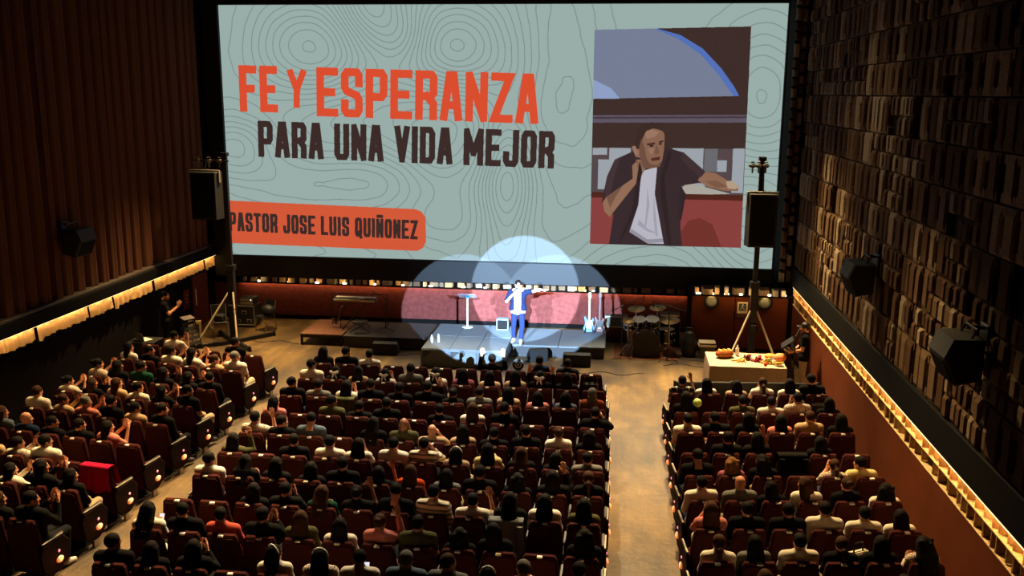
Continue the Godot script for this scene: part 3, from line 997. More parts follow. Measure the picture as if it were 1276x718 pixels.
func panel_side() -> void:
	struct("wall_right_core", slab(Vector3(WALL_R + 0.28, 0, BACK), Vector3(WALL_R + 0.5, 10.6, 2.0)), "dark backing")
	var wall := struct("wall_right", slab(Vector3(WALL_R + 0.07, 2.4, BACK), Vector3(WALL_R + 0.29, 10.6, 2.0)), "dark backing")
	struct("wall_right_lower", slab(Vector3(WALL_R, 0.0, BACK), Vector3(WALL_R + 0.29, 1.38, 2.0), 0.006), "rust plaster")
	struct("trim_2", slab(Vector3(WALL_R - 0.05, 1.88, BACK), Vector3(WALL_R + 0.29, 2.42, 2.0), 0.012), "black paint")
	# the panel wall: unit folds turned so that their depth points into the room
	var shapes := [slat(-0.28, 0.28, -0.38, 0.34, 0.36), slat(-0.32, 0.20, -0.42, 0.30, 0.35), slat(-0.20, 0.32, -0.34, 0.40, 0.35), slat(-0.36, 0.36, -0.42, 0.36, 0.41), slat(-0.22, 0.22, -0.36, 0.33, 0.31), slat(-0.30, 0.33, -0.44, 0.28, 0.38)]
	var meshes: Array = []
	for s in shapes:
		meshes.append(s.mesh())
	var rest := [Geo.new(), Geo.new(), Geo.new(), Geo.new()]
	var found: Array = []
	var y := 2.43
	while y < 10.5:
		var h := rng.randf_range(0.56, 0.7)
		var z := -25.6
		while z < -7.0:
			var run := rng.randi_range(2, 7)
			var small := rng.randf() < 0.34
			var w0 := rng.randf_range(0.26, 0.46) * (0.6 if small else 1.0)
			for k in run:
				var w := w0 * rng.randf_range(0.85, 1.2)
				var gap := w * rng.randf_range(0.02, 0.06)
				for half in (2 if small else 1):
					var hh := h * (0.47 if small else 0.96)
					var yy := y + h * 0.5 + (h * (0.25 if half == 1 else -0.25) if small else 0.0)
					var d := rng.randf_range(0.08, 0.13)
					var xf := Transform3D(Basis(Vector3(0, 0, w), Vector3(0, hh, 0), Vector3(-d, 0, 0)), Vector3(WALL_R + 0.07, yy, z + w * 0.5))
					if rng.randf() > 0.03:
						found.append([z if in_frame(xf.origin) else -99.0, xf, rng.randi() % 6, rng.randi() % 4])
				z += w + gap
			z += rng.randf_range(0.0, 0.12)
		y += h
	found.sort_custom(func(a, b): return a[0] > b[0])
	for k in found.size():
		var e = found[k]
		if k < 300:
			part("folded_panel", meshes[e[2]], "panel wood %d" % e[3], wall, e[1])
		else:
			rest[e[3]].add(shapes[e[2]], e[1])
	for k in 4:
		part("small_folded_panels", rest[k], "panel wood %d" % k, wall).set_meta("kind", "stuff")
	# row ledges between the panels
	# the lit strip of open boxes under the black band
	var shelf := thing("box_shelf", "long low shelf of slanted pale wooden boards glowing under the black band", "shelf")
	for yy in [1.385, 1.63]:
		part("shelf_board", slab(Vector3(WALL_R - 0.01, yy, -25.6), Vector3(WALL_R + 0.27, yy + 0.022, 0.0), 0.004), "shelf wood 3", shelf)
	part("shelf_back", slab(Vector3(WALL_R + 0.255, 1.39, -25.6), Vector3(WALL_R + 0.285, 1.88, 0.0)), "dark backing", shelf)
	var boards := [Geo.new().box(Vector3.ZERO, Vector3(0.22, 0.215, 0.026), 0.004).mesh(), Geo.new().box(Vector3.ZERO, Vector3(0.19, 0.19, 0.03), 0.004).mesh(), Geo.new().prism([Vector2(-0.11, -0.11), Vector2(0.11, -0.11), Vector2(0.11, 0.05), Vector2(0.03, 0.11), Vector2(-0.11, 0.11)], -0.012, 0.012, 0.004).mesh()]
	var z2 := -25.5
	var lots: Array = []
	while z2 < -6.0:
		for tier in 2:
			if rng.randf() < 0.94:
				var turn := rng.randf_range(-0.75, 0.55)
				lots.append([z2, Transform3D(Basis(Vector3.UP, turn) * Basis(Vector3.RIGHT, rng.randf_range(-0.06, 0.06)), Vector3(WALL_R + 0.10, 1.41 + 0.105 + tier * 0.245, z2 + rng.randf_range(-0.03, 0.03))), rng.randi() % 3, rng.randi() % 4])
		z2 += rng.randf_range(0.16, 0.34)
	lots.sort_custom(func(a, b): return (a[0] if in_frame(a[1].origin) else -99.0) > (b[0] if in_frame(b[1].origin) else -99.0))
	for k in mini(lots.size(), 298):
		part("board", boards[lots[k][2]], "shelf wood %d" % lots[k][3], shelf, lots[k][1])
	led("shelf_light", Vector3(WALL_R - 0.03, 1.872, -25.5), Vector3(WALL_R - 0.03, 1.872, -3.0), Vector3(0.55, -1, 0), 9.0, 0.03)


# ---------------------------------------------------------------- back wall under the screen
const LAMP_ORD := ["first", "second", "third", "fourth", "fifth", "sixth", "seventh", "eighth", "ninth", "tenth", "eleventh", "twelfth", "thirteenth", "fourteenth", "fifteenth", "sixteenth", "seventeenth", "eighteenth", "nineteenth", "twentieth", "twenty-first", "twenty-second", "twenty-third", "twenty-fourth", "twenty-fifth", "twenty-sixth", "twenty-seventh"]


func blocks_row(parent: Node, x0: float, x1: float, y: float, z: float, h: float) -> void:
	var x := x0
	while x < x1:
		var w := rng.randf_range(0.10, 0.34)
		var hh := h * rng.randf_range(0.75, 1.0)
		var xf := Transform3D(Basis(Vector3(w, 0, 0), Vector3(0, hh, 0), Vector3(0, 0, rng.randf_range(0.08, 0.2))), Vector3(x + w * 0.5, y + hh * 0.5, z))
		part("wooden_block", fold(-0.3 - rng.randf() * 0.2, 0.2 + rng.randf() * 0.3, -0.48, rng.randf_range(0.1, 0.45)), ["shelf wood 0", "panel wood 3", "shelf wood 2", "panel wood 1"][rng.randi() % 4], parent, xf)
		x += w + rng.randf_range(0.02, 0.12)


func back_wall() -> void:
	var w := struct("wall_back", slab(Vector3(WALL_L - 0.3, 0, BACK - 0.3), Vector3(WALL_R + 0.5, 10.6, BACK)), "dark backing")
	part("plaster_panel", slab(Vector3(WALL_L, 0.0, BACK - 0.01), Vector3(2.12, 1.16, BACK + 0.03), 0.004), "maroon plaster", w)
	part("cap", slab(Vector3(WALL_L, 1.15, BACK), Vector3(2.12, 1.175, BACK + 0.16), 0.004), "dark backing", w)
	part("cap_lip", slab(Vector3(WALL_L, 1.128, BACK + 0.135), Vector3(2.12, 1.16, BACK + 0.16), 0.003), "dark backing", w)
	part("skirting", slab(Vector3(WALL_L, 0, BACK + 0.03), Vector3(2.12, 0.13, BACK + 0.06), 0.004), "black paint", w)
	blocks_row(w, -11.55, 2.05, 1.175, BACK + 0.02, 0.27)
	# the nearer part of the back wall on the right
	var n := struct("wall_back_near", slab(Vector3(2.12, 0.0, BACK), Vector3(WALL_R, 1.62, -25.66)), "dark backing")
	part("plaster_panel", slab(Vector3(2.1, 0.0, -25.68), Vector3(3.26, 1.58, -25.63), 0.004), "rust plaster", n)
	part("plaster_panel", slab(Vector3(3.28, 0.0, -25.68), Vector3(WALL_R - 0.12, 1.58, -25.63), 0.004), "rust plaster", n)
	part("corner_post", slab(Vector3(WALL_R - 0.12, 0.0, -25.75), Vector3(WALL_R, 1.62, -25.55), 0.01), "dark wall", n)
	part("cap", slab(Vector3(2.1, 1.58, -25.66), Vector3(WALL_R, 1.61, -25.5), 0.004), "dark backing", n)
	part("cap_lip", slab(Vector3(2.1, 1.555, -25.515), Vector3(WALL_R, 1.59, -25.49), 0.003), "dark backing", n)
	part("skirting", slab(Vector3(2.1, 0, -25.63), Vector3(WALL_R - 0.12, 0.09, -25.6), 0.004), "black paint", n)
	blocks_row(n, 2.15, 4.6, 1.61, -25.62, 0.26)
	# boxes stacked beside the screen
	var col := thing("box_column", "narrow dark column of folded wooden boxes beside the screen's edge", "wall cladding")
	for side in [4.46, 4.62]:
		var y := 1.9
		while y < 10.3:
			var h := rng.randf_range(0.2, 0.45)
			part("folded_panel", fold(-0.3, 0.3, -0.3, 0.36), "panel wood %d" % (rng.randi() % 4), col, Transform3D(Basis(Vector3(0.15, 0, 0), Vector3(0, h * 0.9, 0), Vector3(0, 0, 0.16)), Vector3(side + 0.06, y + h * 0.5, -25.98)))
			y += h
	part("backing", slab(Vector3(4.45, 1.63, -26.9), Vector3(WALL_R + 0.06, 10.6, -25.98)), "dark backing", col)
	led("stage_wall_light", Vector3(-11.6, 1.142, BACK + 0.11), Vector3(2.1, 1.142, BACK + 0.11), Vector3(0, -1, -0.35), 2.6, 0.02)
	led("corner_wall_light", Vector3(2.2, 1.572, -25.53), Vector3(WALL_R - 0.1, 1.572, -25.53), Vector3(0, -1, -0.35), 0.16, 0.02)
	# little lamps standing among the blocks
	var lamp_no := 0
	for k in 26:
		var near := k >= 19
		var x := -11.0 + k * 0.58 + 0.2 * sin(k * 2.3) if not near else 2.25 + (k - 19) * 0.38
		if not near and k % 3 == 1:
			continue
		var at := Vector3(x, (1.205 if not near else 1.64), (BACK + 0.17) if not near else -25.48)
		lamp_no += 1
		var o := single("block_lamp", Geo.new().box(Vector3.ZERO, Vector3(0.13 if k % 2 else 0.09, 0.05, 0.03), 0.008), "lamp white", "tiny white lamp, %s from curtain side, among blocks above the maroon wall" % LAMP_ORD[lamp_no], "lamp", "tiny lamps on the stage wall", Transform3D(Basis(), at))
		var l := OmniLight3D.new()
		l.name = "block_lamp_glow"
		l.position = Vector3(0, 0.06, 0.12)
		l.light_color = Color(1.0, 0.86, 0.62)
		l.light_energy = 0.055
		l.light_size = 0.03
		l.omni_range = 12.0
		l.omni_attenuation = 2.0
		l.shadow_enabled = true
		o.add_child(l)
	for x in [2.62, 4.05]:
		var o := thing("round_wall_lamp", "round grey wall lamp with black ring, %s the exit sign" % ("on the drum side of" if x < 3 else "on the corner side of"), "wall lamp", Transform3D(Basis(Vector3.RIGHT, PI / 2), Vector3(x, 1.41, -25.62)))
		part("ring", Geo.new().lathe([Vector2(0.165, 0), Vector2(0.215, 0), Vector2(0.215, 0.07), Vector2(0.165, 0.085), Vector2(0.165, 0.05)], 24), "metal black", o)
		part("lens", Geo.new().lathe([Vector2(0.168, 0.02), Vector2(0.165, 0.045), Vector2(0.11, 0.075), Vector2(0, 0.085)], 24), "lamp lens", o)
	var sg := thing("exit_sign", "small pale sign with a dark running figure beside the tall stand", "sign", Transform3D(Basis(), Vector3(3.47, 1.24, -25.62)))
	part("plate", slab(Vector3(-0.14, -0.16, 0), Vector3(0.14, 0.16, 0.02), 0.005), "poster cream", sg)
	var fig := Geo.new()
	fig.box(Vector3(0, 0.02, 0.022), Vector3(0.19, 0.2, 0.004))
	part("pictogram_field", fig, "sign green", sg)
	var man := Geo.new()
	man.ball(Vector3(0.01, 0.095, 0.026), Vector3(0.016, 0.016, 0.003), 6, 10)
	for s in [[0.0, 0.075, -0.01, 0.01, 0.012], [0.0, 0.07, 0.045, 0.045, 0.008], [0.0, 0.07, -0.045, 0.05, 0.008], [-0.01, 0.01, 0.045, -0.02, 0.009], [0.045, -0.02, 0.04, -0.065, 0.009], [-0.01, 0.01, -0.035, -0.03, 0.009], [-0.035, -0.03, -0.07, -0.035, 0.009]]:
		man.cyl(Vector3(s[0], s[1], 0.026), Vector3(s[2], s[3], 0.026), s[4], s[4], 6)
	part("running_figure", man, "white plastic", sg)
	part("lower_plate", slab(Vector3(-0.13, -0.27, 0), Vector3(0.13, -0.18, 0.015), 0.004), "bench wood", sg)
	# loudspeakers on the side walls
	wall_speaker(Transform3D(Basis(Vector3.UP, PI / 2), Vector3(-12.15, 3.68, -19.45)), "black loudspeaker hanging before the brown curtain")
	wall_speaker(Transform3D(Basis(Vector3.UP, -PI / 2), Vector3(4.62, 3.72, -17.55)), "smaller-looking black loudspeaker on the panelled wall, closer to the screen")
	wall_speaker(Transform3D(Basis(Vector3.UP, -PI / 2), Vector3(4.62, 3.70, -12.3)), "large black loudspeaker on the panelled wall, farther from the screen")


func wall_speaker(xf: Transform3D, label: String) -> void:
	# local +z points into the room
	var o := thing("wall_speaker", label, "loudspeaker", xf)
	var side := [Vector2(-0.02, -0.26), Vector2(0.30, -0.34), Vector2(0.46, 0.02), Vector2(0.36, 0.27), Vector2(-0.02, 0.27)]
	part("cabinet", Geo.new().prism(side, -0.34, 0.34, 0.03, Transform3D(Basis(Vector3(0, 0, 1), Vector3(0, 1, 0), Vector3(-1, 0, 0)), Vector3.ZERO)), "speaker black", o)
	part("grille", Geo.new().box(Vector3(0, -0.165, 0.387), Vector3(0.54, 0.33, 0.012), 0.004, Transform3D(Basis(), Vector3.ZERO) * Transform3D(Basis(Vector3.RIGHT, 0.42), Vector3(0, -0.165, 0.387)) * Transform3D(Basis(), Vector3(0, 0.165, -0.387))), "speaker grille", o)
	part("bracket", Geo.new().path([Vector3(-0.2, 0.25, 0.12), Vector3(-0.2, 0.38, 0.05), Vector3(0.2, 0.38, 0.05), Vector3(0.2, 0.25, 0.12)], 0.018), "metal black", o)
	part("wall_plate", slab(Vector3(-0.14, 0.2, -0.17), Vector3(0.14, 0.42, -0.10), 0.01), "metal black", o)
	part("bracket_arm", Geo.new().cyl(Vector3(0, 0.38, 0.05), Vector3(0, 0.36, -0.12), 0.025), "metal black", o)


# ---------------------------------------------------------------- stage decks
func deck(label: String, x0: float, x1: float, z0: float, z1: float, top: float, cols: int, rows: int, top_mat: String, seams_front: bool) -> Node3D:
	var o := thing("stage_platform", label, "stage", Transform3D(Basis(), Vector3((x0 + x1) * 0.5, 0, (z0 + z1) * 0.5)))
	var w := (x1 - x0) / cols
	var d := (z1 - z0) / rows
	var cx := (x0 + x1) * 0.5
	var cz := (z0 + z1) * 0.5
	for a in cols:
		for b in rows:
			part("deck_panel", slab(Vector3(x0 - cx + a * w + 0.006, top - 0.05, z0 - cz + b * d + 0.006), Vector3(x0 - cx + (a + 1) * w - 0.006, top, z0 - cz + (b + 1) * d - 0.006), 0.006), top_mat, o)
	part("skirt", slab(Vector3(x0 - cx + 0.03, 0.0, z0 - cz + 0.03), Vector3(x1 - cx - 0.03, top - 0.052, z1 - cz - 0.03)), "stage black", o)
	if seams_front:
		for a in cols:
			var l := x0 - cx + a * w
			part("front_panel", slab(Vector3(l + 0.03, 0.03, z1 - cz - 0.03), Vector3(l + w - 0.03, top - 0.08, z1 - cz - 0.005), 0.005), "stage panel", o)
			part("corner_brace", Geo.new().prism([Vector2(l + 0.05, top - 0.08), Vector2(l + 0.27, top - 0.08), Vector2(l + 0.05, top - 0.27)], 0.0, 0.03, 0.004, Transform3D(Basis(), Vector3(0, 0, z1 - cz - 0.01))), "stage black", o)
			part("post", slab(Vector3(l - 0.015, 0, z1 - cz - 0.02), Vector3(l + 0.025, top - 0.05, z1 - cz + 0.015), 0.004), "stage panel", o)
		part("edge_rail", slab(Vector3(x0 - cx, top - 0.075, z1 - cz - 0.01), Vector3(x1 - cx, top - 0.02, z1 - cz + 0.02), 0.006), "stage panel", o)
	return o


func stage() -> void:
	deck("raised middle stage platform of grey panels, its braced front lit blue-white", -4.95, -2.76, -25.6, -22.95, 0.5, 3, 2, "stage panel", true)
	deck("low black stage platform on which the speaking man stands", -2.74, -0.23, -26.1, -24.25, 0.33, 2, 1, "stage panel", false)
	deck("low black stage platform under the keyboard", -7.5, -4.97, -26.2, -24.5, 0.33, 2, 1, "stage black", false)
	var b := thing("wooden_riser", "low brown wooden riser of planks on legs beside the keyboard platform", "riser", Transform3D(Basis(), Vector3(-8.15, 0, -25.45)))
	for k in 6:
		part("plank", slab(Vector3(-0.6, 0.29, -0.85 + k * 0.285), Vector3(0.6, 0.33, -0.575 + k * 0.285), 0.006), "bench wood", b)
	part("rail", slab(Vector3(-0.58, 0.22, 0.80), Vector3(0.58, 0.288, 0.85), 0.004), "metal black", b)
	part("rail", slab(Vector3(-0.58, 0.22, -0.84), Vector3(0.58, 0.288, -0.79), 0.004), "metal black", b)
	for x in [-0.57, 0.57]:
		for z in [-0.82, 0.82]:
			part("leg", slab(Vector3(x - 0.03, 0, z - 0.03), Vector3(x + 0.03, 0.288, z + 0.03), 0.004), "metal black", b)


func wedge(label: String, xf: Transform3D, w: float) -> void:
	var o := thing("stage_monitor", label, "loudspeaker", xf)
	var s := [Vector2(0, 0), Vector2(0.42, 0), Vector2(0.36, 0.16), Vector2(0.14, 0.36), Vector2(0, 0.32)]
	part("cabinet", Geo.new().prism(s, -w * 0.5, w * 0.5, 0.02, Transform3D(Basis(Vector3(0, 0, -1), Vector3(0, 1, 0), Vector3(1, 0, 0)), Vector3.ZERO)), "speaker black", o)
	part("grille", Geo.new().box(Vector3.ZERO, Vector3(w - 0.08, 0.24, 0.012), 0.004, Transform3D(Basis(Vector3.RIGHT, 0.74), Vector3(0, 0.265, -0.255))), "speaker grille", o)


func boom_stand(label: String, base: Vector3, h: float, p0: Vector3, p1: Vector3, mic := true) -> void:
	var o := thing("microphone_stand", label, "microphone stand", Transform3D(Basis(), base))
	for k in 3:
		var a := TAU * k / 3.0 + 0.4
		part("foot", Geo.new().cyl(Vector3(0, 0.12, 0), Vector3(0.3 * cos(a), 0.012, 0.3 * sin(a)), 0.011), "metal black", o)
	part("pole", Geo.new().cyl(Vector3(0, 0.05, 0), Vector3(0, h, 0), 0.014), "metal black", o)
	part("clutch", Geo.new().ball(Vector3(0, h, 0), Vector3(0.03, 0.035, 0.03)), "metal black", o)
	part("boom", Geo.new().cyl(p0, p1, 0.011), "metal black", o)
	if mic:
		part("microphone", Geo.new().lathe([Vector2(0, 0), Vector2(0.012, 0), Vector2(0.02, 0.13), Vector2(0.027, 0.15), Vector2(0.02, 0.18), Vector2(0, 0.19)], 10, Transform3D(Basis(Vector3.RIGHT, PI), p0 + Vector3(0, 0.03, 0))), "case black", o)


func stage_gear() -> void:
	# keyboard on a stand
	var kb := thing("keyboard", "black electronic keyboard on an X stand with a small white display", "keyboard", Transform3D(Basis(), Vector3(-7.35, 0.33, -25.35)))
	part("case", slab(Vector3(-0.62, 0.80, -0.16), Vector3(0.62, 0.90, 0.16), 0.015), "case black", kb)
	part("key_bed", slab(Vector3(-0.58, 0.90, -0.14), Vector3(0.58, 0.915, 0.0), 0.003), "white plastic", kb)
	part("display", slab(Vector3(0.1, 0.90, 0.04), Vector3(0.28, 0.925, 0.12), 0.003), "plate white", kb)
	part("rear_panel", slab(Vector3(-0.6, 0.82, 0.158), Vector3(0.6, 0.88, 0.168), 0.003), "case edge", kb)
	for s in [-1.0, 1.0]:
		part("stand_leg", Geo.new().cyl(Vector3(-0.36 * s, 0.012, 0.18 * s), Vector3(0.36 * s, 0.79, 0.18 * s), 0.016), "metal black", kb)
	var ks := thing("keyboard_stool", "low folding black stool under the keyboard", "stool", Transform3D(Basis(), Vector3(-7.1, 0.33, -24.85)))
	part("seat", slab(Vector3(-0.2, 0.30, -0.14), Vector3(0.2, 0.36, 0.14), 0.02), "case black", ks)
	for s in [-1.0, 1.0]:
		part("leg", Geo.new().cyl(Vector3(-0.28 * s, 0.012, 0.05 * s), Vector3(0.16 * s, 0.30, 0.05 * s), 0.012), "metal black", ks)
	var fs := thing("frame_stand", "thin square black pipe frame standing around the keyboard", "stand", Transform3D(Basis(), Vector3(-7.35, 0.33, -25.75)))
	for x in [-0.82, 0.82]:
		part("post", Geo.new().cyl(Vector3(x, 0, 0), Vector3(x, 0.94, 0), 0.015), "metal black", fs)
	part("bar", Geo.new().cyl(Vector3(-0.82, 0.93, 0), Vector3(0.82, 0.93, 0), 0.015), "metal black", fs)
	part("lower_bar", Geo.new().cyl(Vector3(-0.82, 0.12, 0), Vector3(0.82, 0.12, 0), 0.012), "metal black", fs)
	var st := thing("side_horn", "small pale saxophone-like horn leaning on a stand behind the riser", "horn", Transform3D(Basis(), Vector3(-7.85, 0.33, -25.5)))
	part("tube", Geo.new().path([Vector3(-0.1, 0.12, 0.1), Vector3(-0.02, 0.3, 0.1), Vector3(0.04, 0.55, 0.08), Vector3(0.1, 0.62, 0.06)], 0.03, 8), "cymbal brass", st)
	part("bell", Geo.new().lathe([Vector2(0.02, 0), Vector2(0.035, 0.12), Vector2(0.075, 0.2)], 12, Transform3D(Basis(Vector3.BACK, 0.5), Vector3(-0.1, 0.10, 0.1))), "cymbal brass", st)
	part("support", Geo.new().cyl(Vector3(0, 0.0, 0.0), Vector3(0, 0.45, 0.05), 0.012), "metal black", st)
	boom_stand("black microphone boom stand between the keyboard and the spotlit wall", Vector3(-6.45, 0.33, -25.2), 0.92, Vector3(-0.34, 1.15, 0.05), Vector3(0.28, 0.78, 0.0))
	wedge("black stage monitor in front of the keyboard platform", turned(0, Vector3(-6.15, 0, -23.85)), 0.68)
	wedge("dark wedge stage monitor just below the speaking man", turned(20, Vector3(-1.95, 0, -23.75)), 0.5)
	wedge("big black stage monitor before the right-hand end of the man's platform", turned(0, Vector3(-0.95, 0, -23.45)), 0.72)
	var gm := thing("monitor_box", "grey boxy monitor speaker standing on the lit middle platform", "loudspeaker", Transform3D(Basis(), Vector3(-3.1, 0.5, -25.2)))
	part("cabinet", slab(Vector3(-0.17, 0, -0.13), Vector3(0.17, 0.32, 0.13), 0.015), "stage panel", gm)
	part("grille", slab(Vector3(-0.14, 0.03, 0.13), Vector3(0.14, 0.29, 0.14), 0.004), "speaker grille", gm)
	# clear lectern on a white post
	var lec := thing("lectern", "thin white lectern post with a clear tilted shelf, beside the speaking man", "lectern", Transform3D(Basis(), Vector3(-4.12, 0.5, -25.3)))
	part("post", Geo.new().cyl(Vector3(0, 0.02, 0), Vector3(0, 0.86, 0), 0.03, 0.03, 10), "white plastic", lec)
	part("foot", Geo.new().lathe([Vector2(0, 0), Vector2(0.16, 0), Vector2(0.16, 0.015), Vector2(0.04, 0.03), Vector2(0, 0.03)], 16), "white plastic", lec)
	var clear := mat("clear acrylic", Color(0.8, 0.9, 1.0, 0.25), 0.08)
	clear.transparency = BaseMaterial3D.TRANSPARENCY_ALPHA
	part("clear_shelf", Geo.new().box(Vector3.ZERO, Vector3(0.5, 0.012, 0.3), 0.0, Transform3D(Basis(Vector3.RIGHT, -0.5), Vector3(0, 0.9, 0))), clear, lec)
	part("shelf_clamp", Geo.new().box(Vector3(0, 0.87, 0), Vector3(0.12, 0.05, 0.1), 0.01), "guitar blue", lec)
	for k in 2:
		var bt := thing("water_bottle", "clear water bottle with white cap standing at the platform edge, %s the lectern" % ["farther from", "nearer to"][k], "bottle", Transform3D(Basis(), Vector3(-4.78 + 0.16 * k, 0.5, -23.5 - 0.1 * k)))
		part("bottle_body", Geo.new().lathe([Vector2(0, 0), Vector2(0.033, 0), Vector2(0.033, 0.15), Vector2(0.014, 0.19), Vector2(0.014, 0.2)], 12), "white plastic", bt)
		part("cap", Geo.new().lathe([Vector2(0.016, 0.2), Vector2(0.016, 0.22), Vector2(0, 0.22)], 10), "white plastic", bt)
	var pc := thing("floor_lamp", "round black stage lamp with a pale ring lens standing before the platform", "stage lamp", Transform3D(Basis(Vector3.RIGHT, PI / 2 - 0.25), Vector3(-2.42, 0.17, -22.9)))
	part("can", Geo.new().lathe([Vector2(0, -0.16), Vector2(0.1, -0.16), Vector2(0.145, -0.05), Vector2(0.145, 0.03), Vector2(0.12, 0.03), Vector2(0.1, -0.02), Vector2(0, -0.02)], 20), "metal black", pc)
	part("ring", Geo.new().lathe([Vector2(0.085, -0.015), Vector2(0.085, 0.01), Vector2(0.06, 0.01), Vector2(0.06, -0.015)], 20), "white plastic", pc)
	part("bulb", Geo.new().ball(Vector3(0, -0.01, 0), Vector3(0.028, 0.02, 0.028)), "white plastic", pc)
	# guitars on the right-hand platform
	guitar("blue and white electric guitar with a pale neck, on the platform's back edge", Transform3D(Basis(Vector3.RIGHT, -0.2), Vector3(-0.72, 0.36, -25.75)), "guitar blue", "guitar wood")
	guitar("dark red electric guitar with a dark neck, on the platform's back edge", Transform3D(Basis(Vector3.RIGHT, -0.2), Vector3(-0.43, 0.36, -25.8)), "guitar red", "guitar red")
	var am := thing("guitar_amplifier", "grey guitar amplifier with a pale frame beside the dark red guitar", "amplifier", Transform3D(Basis(), Vector3(0.04, 0.42, -26.3)))
	part("cabinet", slab(Vector3(-0.32, 0, -0.14), Vector3(0.32, 0.34, 0.12), 0.015), "amp grille", am)
	for y in [0.015, 0.31]:
		part("frame_bar", slab(Vector3(-0.31, y - 0.012, 0.12), Vector3(0.31, y + 0.012, 0.135), 0.003), "metal pale", am)
	for x in [-0.3, 0.3]:
		part("frame_bar", slab(Vector3(x - 0.012, 0.0, 0.12), Vector3(x + 0.012, 0.33, 0.135), 0.003), "metal pale", am)
	var ab := thing("speaker_cabinet", "brown speaker cabinet on a black base under the grey amplifier", "loudspeaker", Transform3D(Basis(), Vector3(0.04, 0, -26.3)))
	part("cabinet", slab(Vector3(-0.3, 0.12, -0.15), Vector3(0.3, 0.418, 0.14), 0.015), "amp brown", ab)
	part("base", slab(Vector3(-0.34, 0, -0.2), Vector3(0.34, 0.12, 0.2), 0.01), "case black", ab)
	drum_kit()
	boom_stand("black boom stand reaching over the drums, nearer to the guitars", Vector3(0.2, 0, -24.5), 1.42, Vector3(0.55, 1.72, 0.0), Vector3(-0.3, 1.28, 0.0))
	boom_stand("black boom stand reaching over the drums, nearer to the food table", Vector3(1.42, 0, -24.35), 1.5, Vector3(-0.42, 1.62, 0.0), Vector3(0.42, 1.38, 0.0))
	var rk := thing("amplifier_stack", "tall bass amplifier with a grey top unit behind the drums", "amplifier", Transform3D(Basis(), Vector3(1.55, 0, -26.2)))
	part("cabinet", slab(Vector3(-0.3, 0, -0.2), Vector3(0.3, 0.72, 0.2), 0.02), "amp grille", rk)
	part("grille", slab(Vector3(-0.27, 0.04, 0.2), Vector3(0.27, 0.68, 0.212), 0.004), "speaker grille", rk)
	part("top_unit", slab(Vector3(-0.27, 0.725, -0.16), Vector3(0.27, 0.9, 0.18), 0.012), "amp grille", rk)
	part("control_strip", slab(Vector3(-0.25, 0.83, 0.18), Vector3(0.25, 0.88, 0.19), 0.003), "metal pale", rk)
	var bag := thing("gig_bag", "soft black instrument bag standing between the drums and the grey crate", "bag", Transform3D(Basis(), Vector3(2.02, 0, -24.95)))
	part("bag_body", Geo.new().lathe([Vector2(0, 0), Vector2(0.17, 0.0), Vector2(0.21, 0.15), Vector2(0.19, 0.45), Vector2(0.12, 0.66), Vector2(0, 0.7)], 14), "case black", bag)
	part("strap", Geo.new().path([Vector3(-0.05, 0.66, 0.05), Vector3(-0.1, 0.8, 0.06), Vector3(0.06, 0.8, 0.06), Vector3(0.06, 0.66, 0.05)], 0.014), "case black", bag)
	var cr := thing("crate", "grey plastic crate with a paler lid on the floor by the maroon wall", "crate", Transform3D(Basis(), Vector3(2.5, 0, -24.95)))
	part("body", slab(Vector3(-0.2, 0, -0.15), Vector3(0.2, 0.3, 0.15), 0.02), "amp grille", cr)
	part("lid", slab(Vector3(-0.24, 0.3, -0.18), Vector3(0.24, 0.37, 0.18), 0.02), "metal pale", cr)
	part("tray", slab(Vector3(-0.22, 0.37, -0.16), Vector3(0.22, 0.40, 0.16), 0.008), "case black", cr)
	part("handle", slab(Vector3(-0.22, 0.40, -0.17), Vector3(0.22, 0.43, 0.17), 0.012), "metal pale", cr)
	# gear on the left
	var fc := thing("flight_case", "black flight case with metal edges and recessed handles near the tall stand", "flight case", Transform3D(Basis(), Vector3(-11.08, 0, -26.55)))
	part("body", slab(Vector3(-0.33, 0.06, -0.28), Vector3(0.33, 0.66, 0.28), 0.008), "case black", fc)
	for y in [0.06, 0.64]:
		part("edge_strip", slab(Vector3(-0.34, y, 0.26), Vector3(0.34, y + 0.03, 0.29), 0.004), "case edge", fc)
	for x in [-0.34, 0.31]:
		part("edge_strip", slab(Vector3(x, 0.06, 0.26), Vector3(x + 0.03, 0.67, 0.29), 0.004), "case edge", fc)
	for q in [[-0.17, 0.2], [0.17, 0.2], [0.02, 0.46]]:
		part("handle_dish", slab(Vector3(q[0] - 0.08, q[1] - 0.055, 0.28), Vector3(q[0] + 0.08, q[1] + 0.055, 0.288), 0.004), "case edge", fc)
		part("handle_bar", slab(Vector3(q[0] - 0.055, q[1] - 0.035, 0.286), Vector3(q[0] + 0.055, q[1] + 0.035, 0.296), 0.004), "case black", fc)
	for x in [-0.27, 0.27]:
		part("wheel", Geo.new().cyl(Vector3(x, 0.03, 0.2), Vector3(x + 0.03, 0.03, 0.2), 0.03, 0.03, 12), "metal black", fc)
	var mx := thing("mixer_unit", "small black rack unit with metal face on top of the flight case", "mixer", Transform3D(Basis(), Vector3(-11.0, 0.67, -26.55)))
	part("housing", slab(Vector3(-0.22, 0, -0.2), Vector3(0.22, 0.22, 0.2), 0.01), "case black", mx)
	for k in 2:
		part("face_plate", slab(Vector3(-0.2, 0.02 + 0.1 * k, 0.2), Vector3(0.2, 0.1 + 0.1 * k, 0.207), 0.003), "case edge" if k == 0 else "amp grille", mx)
	part("status_lamp", Geo.new().ball(Vector3(0.14, 0.16, 0.21), Vector3(0.014, 0.014, 0.01)), "lamp white", mx)
	chair("black-seated metal chair beside the flight case with a bag on it", turned(-25, Vector3(-10.3, 0, -26.0)))
